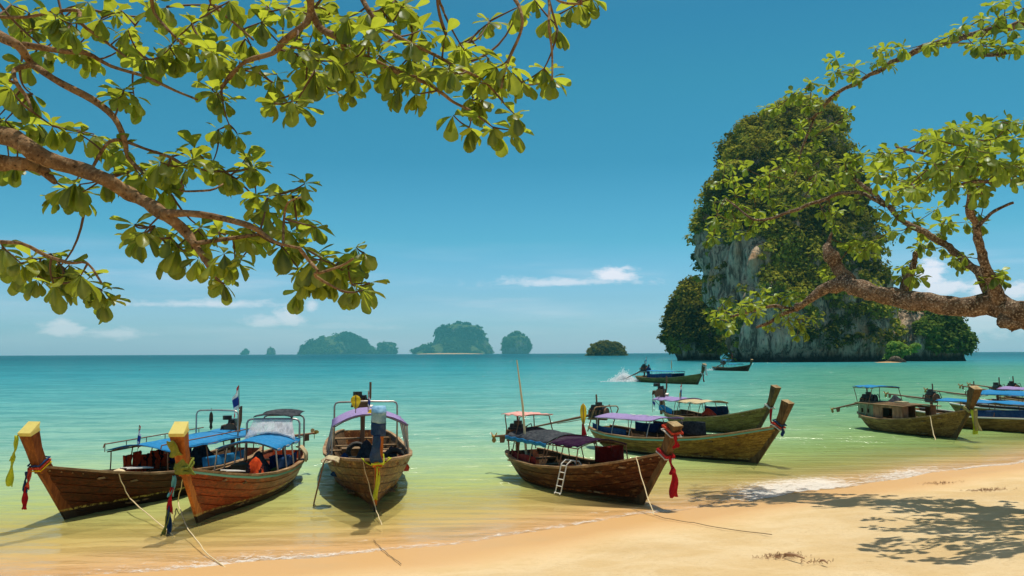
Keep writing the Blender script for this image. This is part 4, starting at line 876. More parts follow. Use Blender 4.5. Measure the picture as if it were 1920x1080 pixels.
drape(Bb, (-3.9, .25, .25), (.5, .25), .2, 'olive', 'net_heap', 'brown green heap of gear on the floor of the second boat', 'gear', seed=16)
mb = MB(); g = gun(Bb, .80, 1); mb.grid(lambda u, v: (g.x+(u-.5)*.34*(1+.1*math.sin(v*6)), g.y*(1.03)-lerp(.16, -.06, min(1, v*1.6))*1.0-.0, g.z+.34-.0*u-(max(0, v-.25)**1.1)*.48+.02*math.sin(u*9)), 10, 12, .02); mb.thing('shirt', M['cream'], Bb.M, 'cream shirt draped over the stern gunwale of the second boat', 'shirt', None, True)
ladder(Bb, (-1.9, -.22, .66), .45, .2, 1.45, 'steel ladder lying flat across the foredeck of the second boat', yaw=.9, mat='white', steps=3, hook=False)
hang(Bb, None, 'wide moss green sash wrapped down the orange post of the second boat', [('tail', Bb.post[1]+Bb.post[3]*.17+Vector((0, -.08, -.10)), Bb.post[0]+Bb.post[3]*.15+Vector((0, -.04, .30)), .09, 'olive'), ('tail', Bb.post[0]+Bb.post[3]*.15+Vector((0, -.05, .38)), Bb.post[0]+Bb.post[3]*.13+Vector((0, .10, .0)), .12, 'olive'), ('ring', .02, .05, 'olive'), ('ring', .10, .04, 'olive')])
hang(Bb, None, 'green, red and navy ribbon tail hanging below the moss green sash', [('tail', Bb.post[0]+Bb.post[3]*.14+Vector((0, -.12, -.02)), Bb.post[0]+Bb.post[3]*.15+Vector((0, -.15, -.36)), .035, 'teal'), ('tail', Bb.post[0]+Bb.post[3]*.17+Vector((0, -.14, -.2)), Bb.post[0]+Bb.post[3]*.18+Vector((0, -.16, -.62)), .035, 'red'),
    ('tail', Bb.post[0]+Bb.post[3]*.18+Vector((0, -.16, -.5)), Bb.post[0]+Bb.post[3]*.18+Vector((0, -.18, -1.0)), .035, 'navy'), ('tail', Bb.post[0]+Bb.post[3]*.20+Vector((0, -.19, -.55)), Bb.post[0]+Bb.post[3]*.20+Vector((0, -.24, -.98)), .025, 'olive')])
p = Bb.M @ gun(Bb, .12, -1, -.02, .03)
rope_line([p, G(333, 940, .12), G(348, 985, .03), G(385, 1035, .0), G(437, 1077, .02)], 'cream mooring rope dropping beside the ribbon tail of the second boat', r=.010, sag=.0)
ladder(A, (-1.5, .0, .72), .6, .22, 1.5, 'pale tube ladder lying on the foredeck of the far left boat', yaw=1.2, mat='white', steps=3, hook=False)
drape(Bb, (-1.9, -.25, .52), (.25, .2), .12, 'rope', 'coiled_rope', 'pale rope coil on the foredeck of the second boat', 'rope', seed=61)
for k, (x, y, w, h, m_, lb) in enumerate([(-3.5, -.3, .4, .3, 'deck', 'wooden crate under the blue canopy of the second boat'), (-4.6, .2, .35, .34, 'bluedark', 'dark blue box near the stern of the second boat')]):
    mb = MB(); mb.box((x, y, .28+h/2), (.42, w, h)); mb.box((x, y, .29+h), (.45, w+.03, .03)); mb.thing('crate', M[m_], Bb.M, lb, 'crate')
# ============ boat C: bow on, blue wrapped post, lilac canopy
ZGC = [(0, 1.05), (.05, .98), (.10, .93), (.18, .86), (.3, .76), (.5, .66), (.75, .66), (1, .8)]
C = longtail('amber brown longtail boat seen bow on with a blue wrapped post and lilac canopy', G(703, 957), Vector((-4.35, 25.6, 0)), 1.02, 'hullC', 'stemB', 'plain', zg=ZGC, post_h=1.05, post_w=.115)
canopy(C, -2.4, -4.6, 1.42, .26, 'lilac', .80, 4, postm='steel', tube=.02, overhang=.04)
hoop(C, -5.2, .78, .7, 1.80, 'steel', .024)
engine(C, -7.7, 1.45, C.M @ Vector((-10.4, .3, 1.3)), s=1.15, tiller=1.0)
for k, (yy, tt) in enumerate(((.35, .3), (-.15, .36))): tyre(C, (-3.0-k*1.6, yy*1.6, .62), .2, .06, 'x', ('black tyre leaning at the left side inside the bow on boat', 'black tyre lying deeper inside the bow on boat')[k])
drape(C, (-3.3, -.05, .3), (.28, .32), .75, 'darktarp', 'covered_load', 'tall black covered shape in the middle of the bow on boat', 'tarp', seed=9)
drape(C, (-2.9, -.55, .3), (.3, .28), .5, 'bluedark', 'covered_load', 'dark blue bundle under the left edge of the lilac canopy', 'tarp', seed=19)
drape(C, (-4.4, -.4, .25), (.5, .25), .25, 'khaki', 'net_heap', 'heap of yellow green netting inside the bow on boat', 'net', seed=10)
drape(C, (-2.6, .62, .42), (.2, .28), .32, 'redflower', 'clothes_heap', 'small heap of pink and red cloth at the right side of the bow on boat', 'cloth', seed=11)
drape(C, (-3.1, .50, .42), (.22, .22), .48, 'darktarp', 'dark_bag', 'dark bag beside the pink cloth in the bow on boat', 'bag', seed=12)
pp = C.post
def wrap(b, h0, h1, mat, nm, label):
    p1, p2, d2, n2 = b.post; mb = MB(); rings = []
    for i in range(9):
        f = i/8; p = p2-d2*lerp(h0, h1, f); w = .122+.006*math.sin(i*1.9); 
        rings.append([p+n2*(.12+.01*math.sin(i*2+1))+Vector((0, -w, .02*math.sin(i))), p+n2*(.13+.012*math.sin(i*1.3))+Vector((0, 0, -.01)), p+n2*.12+Vector((0, w, 0)), p+Vector((0, w+.008, 0)), p-n2*.13+Vector((0, w, 0)), p-n2*.13+Vector((0, -w, 0)), p+Vector((0, -w-.01, 0))])
    mb.loft(rings); return mb
rt = thing('post_wrap', C.M @ C.post[1], 'pale and dark blue cloth bound over the top of the bow on boat post', 'cloth', None, C.rz)
for (h0, h1, m_) in ((-.03, .20, 'skyblue'), (.20, .46, 'navy')):
    mb = wrap(C, h0, h1, m_, '', ''); mb.v = [Vector(v)-C.post[1] for v in mb.v]; mb.build('wrap_layer', M[m_], rt, True)
mb = MB(); tail(mb, C.post[1]-C.post[2]*.42+C.post[3]*.17+Vector((0, -.06, 0)), C.post[0]+C.post[3]*.14+Vector((0, -.02, .06)), .085, 1); mb.v = [Vector(v)-C.post[1] for v in mb.v]; mb.build('tail', M['navy'], rt, True)
st = lambda z, o=.05: Vector((RAKE*(z+.14)/1.18+o, 0, z))
hang(C, None, 'lime ribbon looped under the post and pinned down the stem of the bow on boat', [('tail', st(.95, .06)+Vector((0, 0, -.02)), st(.25, .07), .035, 'lime'),
    ('tail', gun(C, .045, 1, 0, .05)+Vector((.03, .02, 0)), st(.93, .07), .035, 'lime'), ('tail', gun(C, .045, -1, 0, .05)+Vector((.03, -.02, 0)), st(.93, .07), .035, 'lime'), ('ring', .02, .03, 'lime')])
flag(C, (-3.4, -.30, 1.6), .46, .26, .34, 'yellowc', 'yellow pennant at left on top of the lilac canopy', droop=.3, shape='leaf', yaw=1.57)
flag(C, (-3.3, -.02, 1.66), .50, .16, .32, 'flag', 'small striped flag beside the yellow pennant on the lilac canopy', droop=1.4, yaw=1.2)
drape(C, (-3.0, .10, 1.63), (.1, .2), .14, 'yellowc', 'folded_flag', 'crumpled yellow flag lying on the lilac canopy', 'flag', seed=14)
ladder(C, (-.7, -.98, .86), .95, .28, .22, 'dark steel ladder hung outside the left bow of the bow on boat', mat='rust', steps=3, toss=-.25, sgn=-1)
drape(C, (-.75, -.86, .88), (.25, .2), .1, 'cream', 'folded_cloth', 'cream cloth folded over the left bow rail above the ladder', 'cloth', seed=21)
p = C.M @ (gun(C, .05, -1, -.02, .05))
rope_line([p, G(703, 950, .18), G(716, 985, .0)], 'thin pale rope falling in front of the bow on boat', r=.008)
q0 = G(716, 988, .0); pr = []
for a in [(700, 1008), (722, 1040), (752, 1078)]:
    w_ = G(a[0], a[1]); pr.append(Vector((w_.x, w_.y, ground_z(w_.x, w_.y)+.02)))
rope_line(pr, 'dark wet rope lying in a line across the bottom sand', 'ropedark', .006)
for k, (x, y, lb) in enumerate([(-4.6, .35, 'wooden crate amidships in the bow on boat, right of the black shape'), (-5.6, -.35, 'wooden crate farther back in the bow on boat')]):
    mb = MB(); mb.box((x, y, .42), (.45, .45, .35)); mb.box((x, y, .61), (.48, .48, .03)); mb.thing('crate', M['deck' if k else 'rail'], C.M, lb, 'crate')
# ============ boat E: centre right, dark hull, red sash
E = longtail('dark brown longtail boat right of centre with a long red sash', G(1200, 940), Vector((.35, 21.8, 0)), .84, 'hullE', 'stemD', 'bare', post_h=.66, post_w=.12)
canopy(E, -2.45, -4.1, 1.0, .16, 'darktarp', .66, 4, fringe='blue', overhang=.06, lift=.04); canopy(E, -1.25, -2.35, 1.0, .13, 'purple', .64, 3, overhang=.02, sag=.01)
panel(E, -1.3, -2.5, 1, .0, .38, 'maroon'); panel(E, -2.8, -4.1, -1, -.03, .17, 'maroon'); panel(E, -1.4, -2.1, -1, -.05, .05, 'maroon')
canopy(E, -3.95, -4.65, 1.50, .03, 'pink', .42, 2, overhang=.14, rails=False, sag=0, name='stern_canopy')
engine(E, -4.75, .92, at(926, 818, 22.6), s=.95, tiller=.8)
mb = MB(); base = E.Mi @ at(986, 852, 20.9); tp = E.Mi @ at(969, 675, 21.2); mb.tube([base+(base-tp).normalized()*.35, lerp(base, tp, .5)+Vector((.02, .03, 0)), tp], [.032, .027, .014], 7); mb.thing('bamboo_pole', M['rope'], E.M, 'tall pale bamboo pole leaning at the stern of the red sash boat', 'pole')
flag(E, (-2.1, .12, 1.10), .78, .17, .52, 'yellowc', 'tall yellow leaf shaped flag with a red foot on the dark canopy', shape='leaf', yaw=1.2, polem='rail')
mb = MB(); mb.grid(lambda u, v: (-2.1+.05*(v-.5), .12+(u-.5)*.05*(1+2*v), 1.42-v*.26), 4, 5, .004); mb.thing('red_pennant', M['red'], E.M, 'red strip hanging below the tall yellow flag', 'pennant', None, True)
g = gun(E, .36, -1)
rl = thing('ladder', E.M @ (g+Vector((0, -.02, .03))), 'pale tube ladder hooked over the near side of the red sash boat', 'ladder', 'boarding ladders on the boats', E.rz)
for (dx, ) in ((-.10,), (.10,)):
    mb = MB(); x = Vector((dx, 0, 0)); mb.tube([x+Vector((.02, .34, -.02)), x+Vector((0, .26, .1)), x+Vector((0, .05, .13)), x+Vector((0, -.06, .05)), x+Vector((-.02, -.20, -.52)), x+Vector((-.01, -.24, -.56)), ], .013, 6); mb.build('side_rail', M['white'], rl)
for k in range(5):
    f = k/4; mb = MB(); mb.tube([Vector((-.10-.02*f, -.06-.16*f, .02-.56*f)), Vector((.10-.02*f, -.06-.16*f, .02-.56*f))], .012, 6); mb.build('rung', M['white'], rl)
tyre(E, gun(E, .70, -1, .16, .08), .12, .035, 'y', 'small black tyre ring inside the near side of the red sash boat')
hang(E, None, 'red and white cloth tied under the head of the red sash boat post', [('ring', .52, .035, 'redflower'), ('ring', .44, .02, 'whitec'), ('tail', E.post[0]+E.post[2]*.5+E.post[3]*.16+Vector((0, -.05, 0)), E.post[0]+E.post[2]*.3+E.post[3]*.18+Vector((0, -.03, -.05)), .05, 'red')])
hang(E, None, 'long red sash with white edge hanging from the dark post over the sand', [('ring', .0, .045, 'red'), ('ring', -.05, .02, 'whitec'), ('tail', E.post[0]+E.post[3]*.10+Vector((0, .02, .0)), E.post[0]+E.post[3]*.16+Vector((0, .0, -.30)), .05, 'red'), ('tail', E.post[0]+E.post[3]*.15+Vector((0, .02, -.2)), E.post[0]+E.post[3]*.20+Vector((0, .02, -.72)), .085, 'red')])
p = E.M @ gun(E, .075, -1, -.02, .04)
drape(E, (gun(E, .09, -1)+Vector((0, .12, 0)))[:], (.22, .1), .06, 'rope', 'coiled_rope', 'yellowish rope coil on the bow rail of the red sash boat', 'rope', seed=25)
land = []
for a in [(1226, 962), (1250, 975), (1300, 990), (1360, 1012), (1448, 1038)]:
    w_ = G(*a, z=.1); land.append(Vector((w_.x, w_.y, max(.0, ground_z(w_.x, w_.y))+.03)))
rope_line([p]+land[:1], 'pale anchor rope slanting from the red sash boat to the sand', r=.010, sag=.05)
rope_line(land, 'brown anchor rope lying across the dry sand', 'ropedark', .007, n=6)
# ============ boat D: olive hull behind E with the lilac roof
D = longtail('olive brown longtail boat with flat lilac roof and worn teal stripe', G(1413, 868), Vector((2.95, 28.7, 0)), .92, 'hullD', 'stemD', 'bare', rail='rail', stripe='teal', post_h=.74, post_w=.135)
canopy(D, -3.1, -5.3, 1.0, .07, 'lilac', .70, 4, postm='steel', overhang=.1, lift=.0)
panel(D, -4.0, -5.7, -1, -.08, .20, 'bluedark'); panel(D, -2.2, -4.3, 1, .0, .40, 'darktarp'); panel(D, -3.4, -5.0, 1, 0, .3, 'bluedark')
hoop(D, -5.9, .55, .5, 1.28, 'rail', .02, lean=.3)
engine(D, -6.0, .95, at(985, 804, 30.3), s=1.05, tiller=1.2)
tyre(D, (-2.6, -.3, .66), .13, .045, 'x', 'small tyre on the deck ahead of the dark screen on the olive boat')
# writing on the roof is unreadable white smudge lettering: small flat strokes
mb = MB()
for k, (x, y, w, h) in enumerate([(-3.55, .05, .22, .04), (-3.62, .18, .30, .05), (-3.8, -.02, .10, .16), (-3.98, .1, .18, .05), (-4.1, -.03, .12, .13), (-4.25, .12, .22, .05), (-4.35, -.05, .08, .16), (-4.5, .06, .20, .045)]):
    z = lambda xx, yy: 1.0+.07*(1-(yy/.73)**2)-.02*abs(math.sin(math.pi*((-3.0-xx)/2.4)*3))+.008*math.sin(xx*9+yy/.73*5)+.035
    mb.grid(lambda u, v: (x+(u-.5)*w, y+(v-.5)*h, z(x+(u-.5)*w, y+(v-.5)*h)), 4, 2)
mb.build('roof_lettering', M['whitec'], D.root)
hang(D, None, 'red, white and navy cloths knotted where the post of the olive boat meets the rail', [('ring', .03, .03, 'redflower'), ('ring', .10, .025, 'navy'), ('ring', -.03, .025, 'whitec'), ('tail', D.post[0]+D.post[3]*.12+Vector((0, -.05, .05)), D.post[0]+D.post[3]*.16+Vector((0, -.06, -.16)), .05, 'navy')])
# ============ boat F: behind D
Fb = longtail('green brown longtail boat farther out behind the lilac roofed one', G(1414, 815), Vector((6.7, 36.6, 0)), .88, 'hullF', 'stemD', 'bare', post_h=.84, post_w=.14)
canopy(Fb, -3.7, -5.1, 1.08, .10, 'lilac', .66, 3, postm='steel'); canopy(Fb, -2.2, -3.5, 1.05, .08, 'cream', .64, 3, sag=.03)
panel(Fb, -3.9, -5.2, -1, .0, .24, 'blue'); panel(Fb, -2.2, -3.6, 1, .0, .38, 'navy')
engine(Fb, -5.5, 1.15, at(1247, 767, 38.5), s=1.3, tiller=.9)
drape(Fb, (-2.7, .2, .55), (.3, .25), .24, 'redflower', 'clothes_heap', 'red patterned cloth lying in the green brown boat behind', 'cloth', seed=31)
flag(Fb, (-3.9, -.2, 1.15), .62, .2, .55, 'flag', 'striped flag above a yellow one on the roof of the green brown boat', droop=1.2, yaw=-1.0)
flag(Fb, (-3.95, -.22, 1.12), .34, .12, .3, 'yellowc', 'short yellow pennant under the striped flag of the green brown boat', droop=1.5, yaw=-1.0)
flag(Fb, (-5.1, -.75, .55), .72, .36, .34, 'flag', 'slanted striped flag at the stern of the green brown boat', droop=.9, yaw=-.2, lean=(-.12, .1))
hang(Fb, None, 'long narrow red sash with white knot on the green brown boat post', [('ring', .03, .05, 'whitec'), ('tail', Fb.post[0]+Fb.post[3]*.12+Vector((0, -.08, .05)), Fb.post[0]+Fb.post[3]*.2+Vector((0, -.12, -.62)), .05, 'red')])
# ============ boat I: with the plank cabin
I_ = longtail('weathered longtail boat with a plank cabin and small blue roof at the stern', G(1788, 822), Vector((14.35, 35.3, 0)), .98, 'hullI', 'stemD', 'bare', post_h=.84, post_w=.16)
def cabin(b):
    x0, x1, z0, z1 = -1.75, -4.45, .46, .98; hf = .70
    def wall(side):
        y = side*hf; n = 14
        for k in range(n):
            a, c_ = lerp(x0, x1, k/n), lerp(x0, x1, (k+.96)/n); m_ = 'cabin' if k < 9 else 'cabingreen'
            top, bot = z1, z0-.05
            if k in (3, 4, 5): segs = [(bot, z0+.02), (z1-.07, z1)]            # open middle
            elif k in (10, 12): segs = [(bot, z0+.16), (z1-.14, z1)]           # small windows
            else: segs = [(bot, top)]
            for (p_, q_) in segs:
                mb = MB(); mb.box(((a+c_)/2, y+side*.006*(k % 2), (p_+q_)/2), (abs(c_-a), .03, q_-p_)); mb.build('cabin_board', M[m_], b.root)
        for k in (10, 12):
            a, c_ = lerp(x0, x1, k/n), lerp(x0, x1, (k+1)/n)
            mb = MB(); mb.box((a, y+side*.02, .72), (.03, .03, .36)); mb.box((c_, y+side*.02, .72), (.03, .03, .36)); mb.box(((a+c_)/2, y+side*.02, z0+.17), (.24, .03, .03)); mb.box(((a+c_)/2, y+side*.02, z1-.15), (.24, .03, .03)); mb.build('window_frame', M['cabingreen'], b.root)
    wall(1); wall(-1)
    for k in range(9):
        mb = MB(); y0 = lerp(-hf-.1, hf+.1, k/9); y1 = lerp(-hf-.1, hf+.1, (k+.97)/9); zz = z1+.035+.05*(1-((y0+y1)/2/hf)**2); mb.box(((x0+x1)/2+.05, (y0+y1)/2, zz), (abs(x1-x0)+.3, y1-y0, .03)); mb.build('roof_board', M['rail' if k in (0, 8) else 'deck'], b.root)
    for k in range(6):
        y0 = lerp(-hf, hf, (k+.5)/6); mb = MB(); mb.box((x1, y0, .72), (.03, hf*2/6*.96, .6)); mb.build('cabin_board', M['cabingreen'], b.root)
        if k in (0, 5): mb = MB(); mb.box((x0, y0, .72), (.03, hf*2/6*.96, .6)); mb.build('cabin_board', M['cabin'], b.root)
cabin(I_)
canopy(I_, -3.7, -4.9, 1.62, .05, 'blue', .58, 2, postm='rust', overhang=.06, sag=0, name='stern_canopy')
engine(I_, -4.85, .95, at(1560, 767, 36.8), s=1.05, tiller=.0)
mb = MB(); mb.box((-2.6, -.1, 1.10), (.5, .25, .08)); mb.thing('folded_mat', M['cream'], I_.M, 'pale folded mat on the cabin roof', 'mat')
engine2 = drape(I_, (-3.3, .15, 1.05), (.35, .22), .3, 'darktarp', 'gear_heap', 'black oily gear heaped on the cabin roof', 'gear', seed=41)
tyre(I_, (-4.1, -.2, 1.16), .14, .05, 'y', 'black tyre standing on the cabin roof')
hang(I_, None, 'pale yellow green sash trailing down beside the post of the cabin boat', [('ring', .0, .07, 'khaki'), ('tail', I_.post[0]+I_.post[3]*.16+Vector((0, .06, .1)), I_.post[0]+I_.post[3]*.3+Vector((0, .06, -.55)), .1, 'khaki'), ('tail', I_.post[0]+I_.post[3]*.16+Vector((0, -.02, .1)), I_.post[0]+I_.post[3]*.26+Vector((0, -.02, -.68)), .07, 'lime')])
p = I_.M @ gun(I_, .16, -1, -.02, .02); rope_line([p, G(1754, 825, 0.0)], 'pale rope dropping down the hull of the cabin boat', r=.016, sag=.1)
# ============ boats J K L N on the right edge, partly out of frame
J = longtail('grey brown longtail boat with long low blue roof cut by the right edge', Vector((21.4, 29.6, 0)), Vector((17.0, 37.4, 0)), .92, 'hullI', 'stemD', 'bare', rail='white', detail=2)
canopy(J, -2.6, -7.4, 1.05, .06, 'blue', .72, 5, overhang=.1); panel(J, -2.8, -6.4, -1, .0, .30, 'bluedark'); engine(J, -8.2, 1.02, J.M @ Vector((-11, .8, 1.15)), s=1.0, tiller=.8)
Kb = longtail('longtail boat behind the low blue roof with a wide blue tarp over it', Vector((25.4, 33.4, 0)), Vector((20.8, 41.2, 0)), .92, 'hullF', 'stemD', 'bare', rail='white', detail=1)
canopy(Kb, -3.0, -7.6, 1.12, .16, 'blue', .85, 5, overhang=.1); engine(Kb, -8.4, .98, Kb.M @ Vector((-11.4, .9, 1.15)), s=1.0, tiller=.6)
Lb = longtail('longtail boat with a lilac roof behind the blue tarps at right', Vector((28.0, 36.2, 0)), Vector((23.8, 44.2, 0)), .9, 'hullI', 'stemD', 'bare', rail='white', detail=1)
canopy(Lb, -4.5, -8.0, 1.2, .10, 'lilac', .8, 4, overhang=.1); engine(Lb, -8.6, 1.0, Lb.M @ Vector((-11.6, 1.4, 1.2)), s=1.1, tiller=.6)
Nb = longtail('farthest moored longtail boat of the cluster at the right edge', Vector((30.6, 40, 0)), Vector((25.9, 46.6, 0)), .9, 'hullF', 'stemD', 'bare', detail=1)
canopy(Nb, -3.0, -6.0, 1.25, .08, 'bluedark', .8, 4); engine(Nb, -7.7, .98, Nb.M @ Vector((-10.6, 1.2, 1.2)), s=1.1, tiller=.6)
flag(Kb, (-5.6, -.3, 1.35), .85, .2, .4, 'flag', 'little striped flag above the wide blue tarp at right', droop=1.2, yaw=2.2)
drape(J, (-3.2, -.3, .6), (.3, .2), .35, 'redflower', 'clothes_heap', 'orange red bundles under the roof edge of the low blue roofed boat', 'cloth', seed=51)
# ============ boat G under way with helmsman, boat H far out
Gb = longtail('longtail boat motoring past with a standing helmsman and white spray', G(1307, 721), G(1200, 715.6), .95, 'hullF', 'stemD', 'bare', detail=1, post_h=1.0, post_w=.17, group='longtail boats moored off the beach')
del Gb.root['group']
canopy(Gb, -3.0, -7.4, 1.18, .04, 'blue', .72, 6, overhang=.1); panel(Gb, -3.0, -7.2, -1, .02, .42, 'bluedark'); panel(Gb, -3.0, -7.2, 1, .02, .42, 'bluedark')
e_ = engine(Gb, -9.0, 1.15, at(1168, 712.3, 94.5), s=1.6, tiller=1.0)
flag(Gb, (-4.1, 0, 1.2), 1.05, .22, .7, 'orange', 'upright orange pennant on the roof of the motoring boat', droop=1.0, yaw=2.8)
flag(Gb, (-8.9, .2, .7), 1.9, .3, .5, 'flag', 'tiny flag on the staff behind the helmsman', droop=.9, yaw=3.0)
hang(Gb, None, 'white garland hanging from the post head of the motoring boat', [('ring', .85, .06, 'whitec'), ('tail', Gb.post[1]+Gb.post[3]*.15, Gb.post[1]+Gb.post[3]*.28+Vector((0, 0, -.95)), .10, 'whitec')], name='garland', cat='garland')
hang(Gb, None, 'white knot with a dark tail low on the post of the motoring boat', [('ring', .02, .08, 'whitec'), ('tail', Gb.post[0]+Gb.post[3]*.15, Gb.post[0]+Gb.post[3]*.22+Vector((0, 0, -.65)), .07, 'maroon')])
Hb = longtail('small distant longtail boat just below the sea stack', G(1402, 696), G(1341, 694.2), .95, 'hullE', 'stemD', 'bare', detail=1, post_h=.95, post_w=.17)
del Hb.root['group']
canopy(Hb, -2.2, -4.6, 1.1, .08, 'blue', .72, 3); canopy(Hb, -4.9, -6.4, 1.75, .08, 'blue', .6, 2); engine(Hb, -6.9, 1.1, at(1334, 692.5, 155), s=1.6, tiller=.8)
flag(Hb, (-4.2, 0, 1.15), 1.9, .3, .9, 'red', 'small red flag on the distant boat below the stack', droop=1.0, yaw=2.8)
# spray and wake of the motoring boat
def spray(c, label, sx, sy, sz, n, seed, slope):
    r = np.random.default_rng(seed); P = r.normal(size=(n, 3))*np.array([sx, sy, 1]); P[:, 2] = np.abs(r.normal(size=n))*sz*np.exp(-np.abs(P[:, 0])/sx*.6)
    s = .02+.035*r.random(n); d1 = r.normal(size=(n, 3)); d1 /= np.linalg.norm(d1, axis=1)[:, None]; d2 = np.cross(d1, r.normal(size=(n, 3))); d2 /= np.linalg.norm(d2, axis=1)[:, None]
    V = np.stack([P-d1*s[:, None], P+d2*s[:, None], P+d1*s[:, None], P-d2*s[:, None]], 1).reshape(-1, 3); o = link('spray', np_mesh('spray', V, np.arange(n*4).reshape(-1, 4), M['spray'])); o.location = c
    return tag(o, label, None, None, 'stuff')
q = G(1170, 714.6); spray((q.x, q.y, .02), 'white spray thrown up by the propeller of the motoring boat', .62, .4, .50, 5200, 3, 0)
q = G(1187, 715.8); spray((q.x, q.y, .02), 'flat white churned water behind the stern of the motoring boat', 1.15, .4, .10, 3000, 4, 0)
q = G(1338, 694.3); spray((q.x, q.y, .02), 'white churned water at the stern of the distant boat', 1.0, .5, .16, 700, 5, 0)
# helmsman
def person(b, foot, yaw, label, s=1.0, arm=None):
    root = thing('person', b.M @ Vector(foot), label, 'person', None, b.rz+yaw)
    J = dict(pelvis=(0, 0, .88), chest=(.03, 0, 1.18), neck=(.05, 0, 1.42), head=(.08, 0, 1.56), top=(.08, 0, 1.66), sl=(.04, .17, 1.36), sr=(.04, -.17, 1.36), el=(.06, .26, 1.12), er=(.02, -.26, 1.12), hl=(.24, .24, 1.0), hr=(-.22, -.2, 1.02),
             hipl=(0, .09, .82), hipr=(0, -.09, .82), kl=(.05, .12, .46), kr=(-.03, -.12, .46), al=(0, .14, .08), ar=(-.05, -.13, .08), tl=(.14, .15, .04), tr=(.09, -.14, .04))
    rad = dict(pelvis=.125, chest=.14, neck=.055, head=.095, top=.06, sl=.06, sr=.06, el=.042, er=.042, hl=.035, hr=.035, hipl=.085, hipr=.085, kl=.058, kr=.058, al=.04, ar=.04, tl=.035, tr=.035)
    ed = [('pelvis', 'chest'), ('chest', 'neck'), ('neck', 'head'), ('head', 'top'), ('chest', 'sl'), ('chest', 'sr'), ('sl', 'el'), ('sr', 'er'), ('el', 'hl'), ('er', 'hr'), ('pelvis', 'hipl'), ('pelvis', 'hipr'), ('hipl', 'kl'), ('hipr', 'kr'), ('kl', 'al'), ('kr', 'ar'), ('al', 'tl'), ('ar', 'tr')]
    ks = list(J); me = bpy.data.meshes.new('body'); me.from_pydata([tuple(c*s for c in J[k]) for k in ks], [(ks.index(a), ks.index(c)) for a, c in ed], []); me.materials.append(M['navy'])
    o = link('body', me, root); md = o.modifiers.new('skin', 'SKIN'); md.use_smooth_shade = True; sk = me.skin_vertices[0].data
    for i, k in enumerate(ks): sk[i].radius = (rad[k]*s, rad[k]*s)
    sk[0].use_root = True; o.modifiers.new('sub', 'SUBSURF').levels = 1
    mb = MB(); mb.loft([[Vector((.08+r_*math.cos(a), r_*math.sin(a), z))*s for a in np.linspace(0, 2*math.pi, 11)[:-1]] for z, r_ in ((1.56, .105), (1.64, .10), (1.70, .06), (1.72, .01))]); mb.build('hair', M['hair'], root, True)
    mb = MB(); mb.box(Vector((.17, 0, 1.56))*s, (.03, .1, .12)); mb.build('face', M['skin'], root)
    return root
person(Gb, (-8.1, -.1, .12), 0.0, 'helmsman in dark clothes standing at the tiller of the motoring boat')
# ------------------------------------------------------------------ the two almond trees
def leaf_shape(variant=0):
    r = random.Random(variant); rows = [(0, .012), (.10, .035), (.28, .11), (.48, .20), (.68, .275), (.85, .27), (.95, .17), (1.0, .05)]
    V = []; vein = []; droop = .16+.14*r.random(); fold = .10+.16*r.random(); tw = (r.random()-.5)*.5
    for i, (y, w) in enumerate(rows):
        w *= (.92+.16*r.random())
        for k in (-1, -.5, 0, .5, 1):
            x = w*k; z = abs(k)*w*fold*1.2-droop*y*y+.012*math.sin(y*14+k*3); ca = tw*y
            V.append((x*math.cos(ca)-z*math.sin(ca)*0, y, z+x*math.sin(ca))); vein.append(1.0 if k == 0 else 0.0)
    Q = [(i*5+j, i*5+j+1, i*5+j+6, i*5+j+5) for i in range(len(rows)-1) for j in range(4)]
    return np.array(V), np.array(Q), np.array(vein)
LEAVES = [leaf_shape(k) for k in range(6)]
def leaf_meshes(mat):
    out = []
    for k, (V, Q, ve) in enumerate(LEAVES): out.append(np_mesh('leaf', V, Q, mat, True, {'vein': ve, 'tint': np.full(len(V), .13*k)}))
    return out
def leaf_matrices(P, axis, n, L, seed, droopy=.5):
    """a rosette: n leaves round point P"""
    r = random.Random(seed); out = []; a0 = r.random()*6.28; axis = Vector(axis).normalized()
    for k in range(n):
        a = a0+k*2.4+r.uniform(-.25, .25); e = r.uniform(-1.5, -.5) if r.random() < droopy else r.uniform(-.35, .75)
        d = Vector((math.cos(a)*math.cos(e), math.sin(a)*math.cos(e), math.sin(e)))+axis*.25; d.normalize()
        up = Vector((0, 0, 1)) if abs(d.z) < .8 else Vector((math.cos(a), math.sin(a), .3)); x = d.cross(up); x.normalize(); z = x.cross(d)
        roll = r.uniform(-.5, .5); x, z = x*math.cos(roll)+z*math.sin(roll), z*math.cos(roll)-x*math.sin(roll)
        s = L*r.uniform(.62, 1.12); m = Matrix((x*s*(.9+.2*r.random()), d*s, z*s)).transposed().to_4x4(); m.translation = P+d*L*.06; out.append((m, r.randrange(6)))
    return out
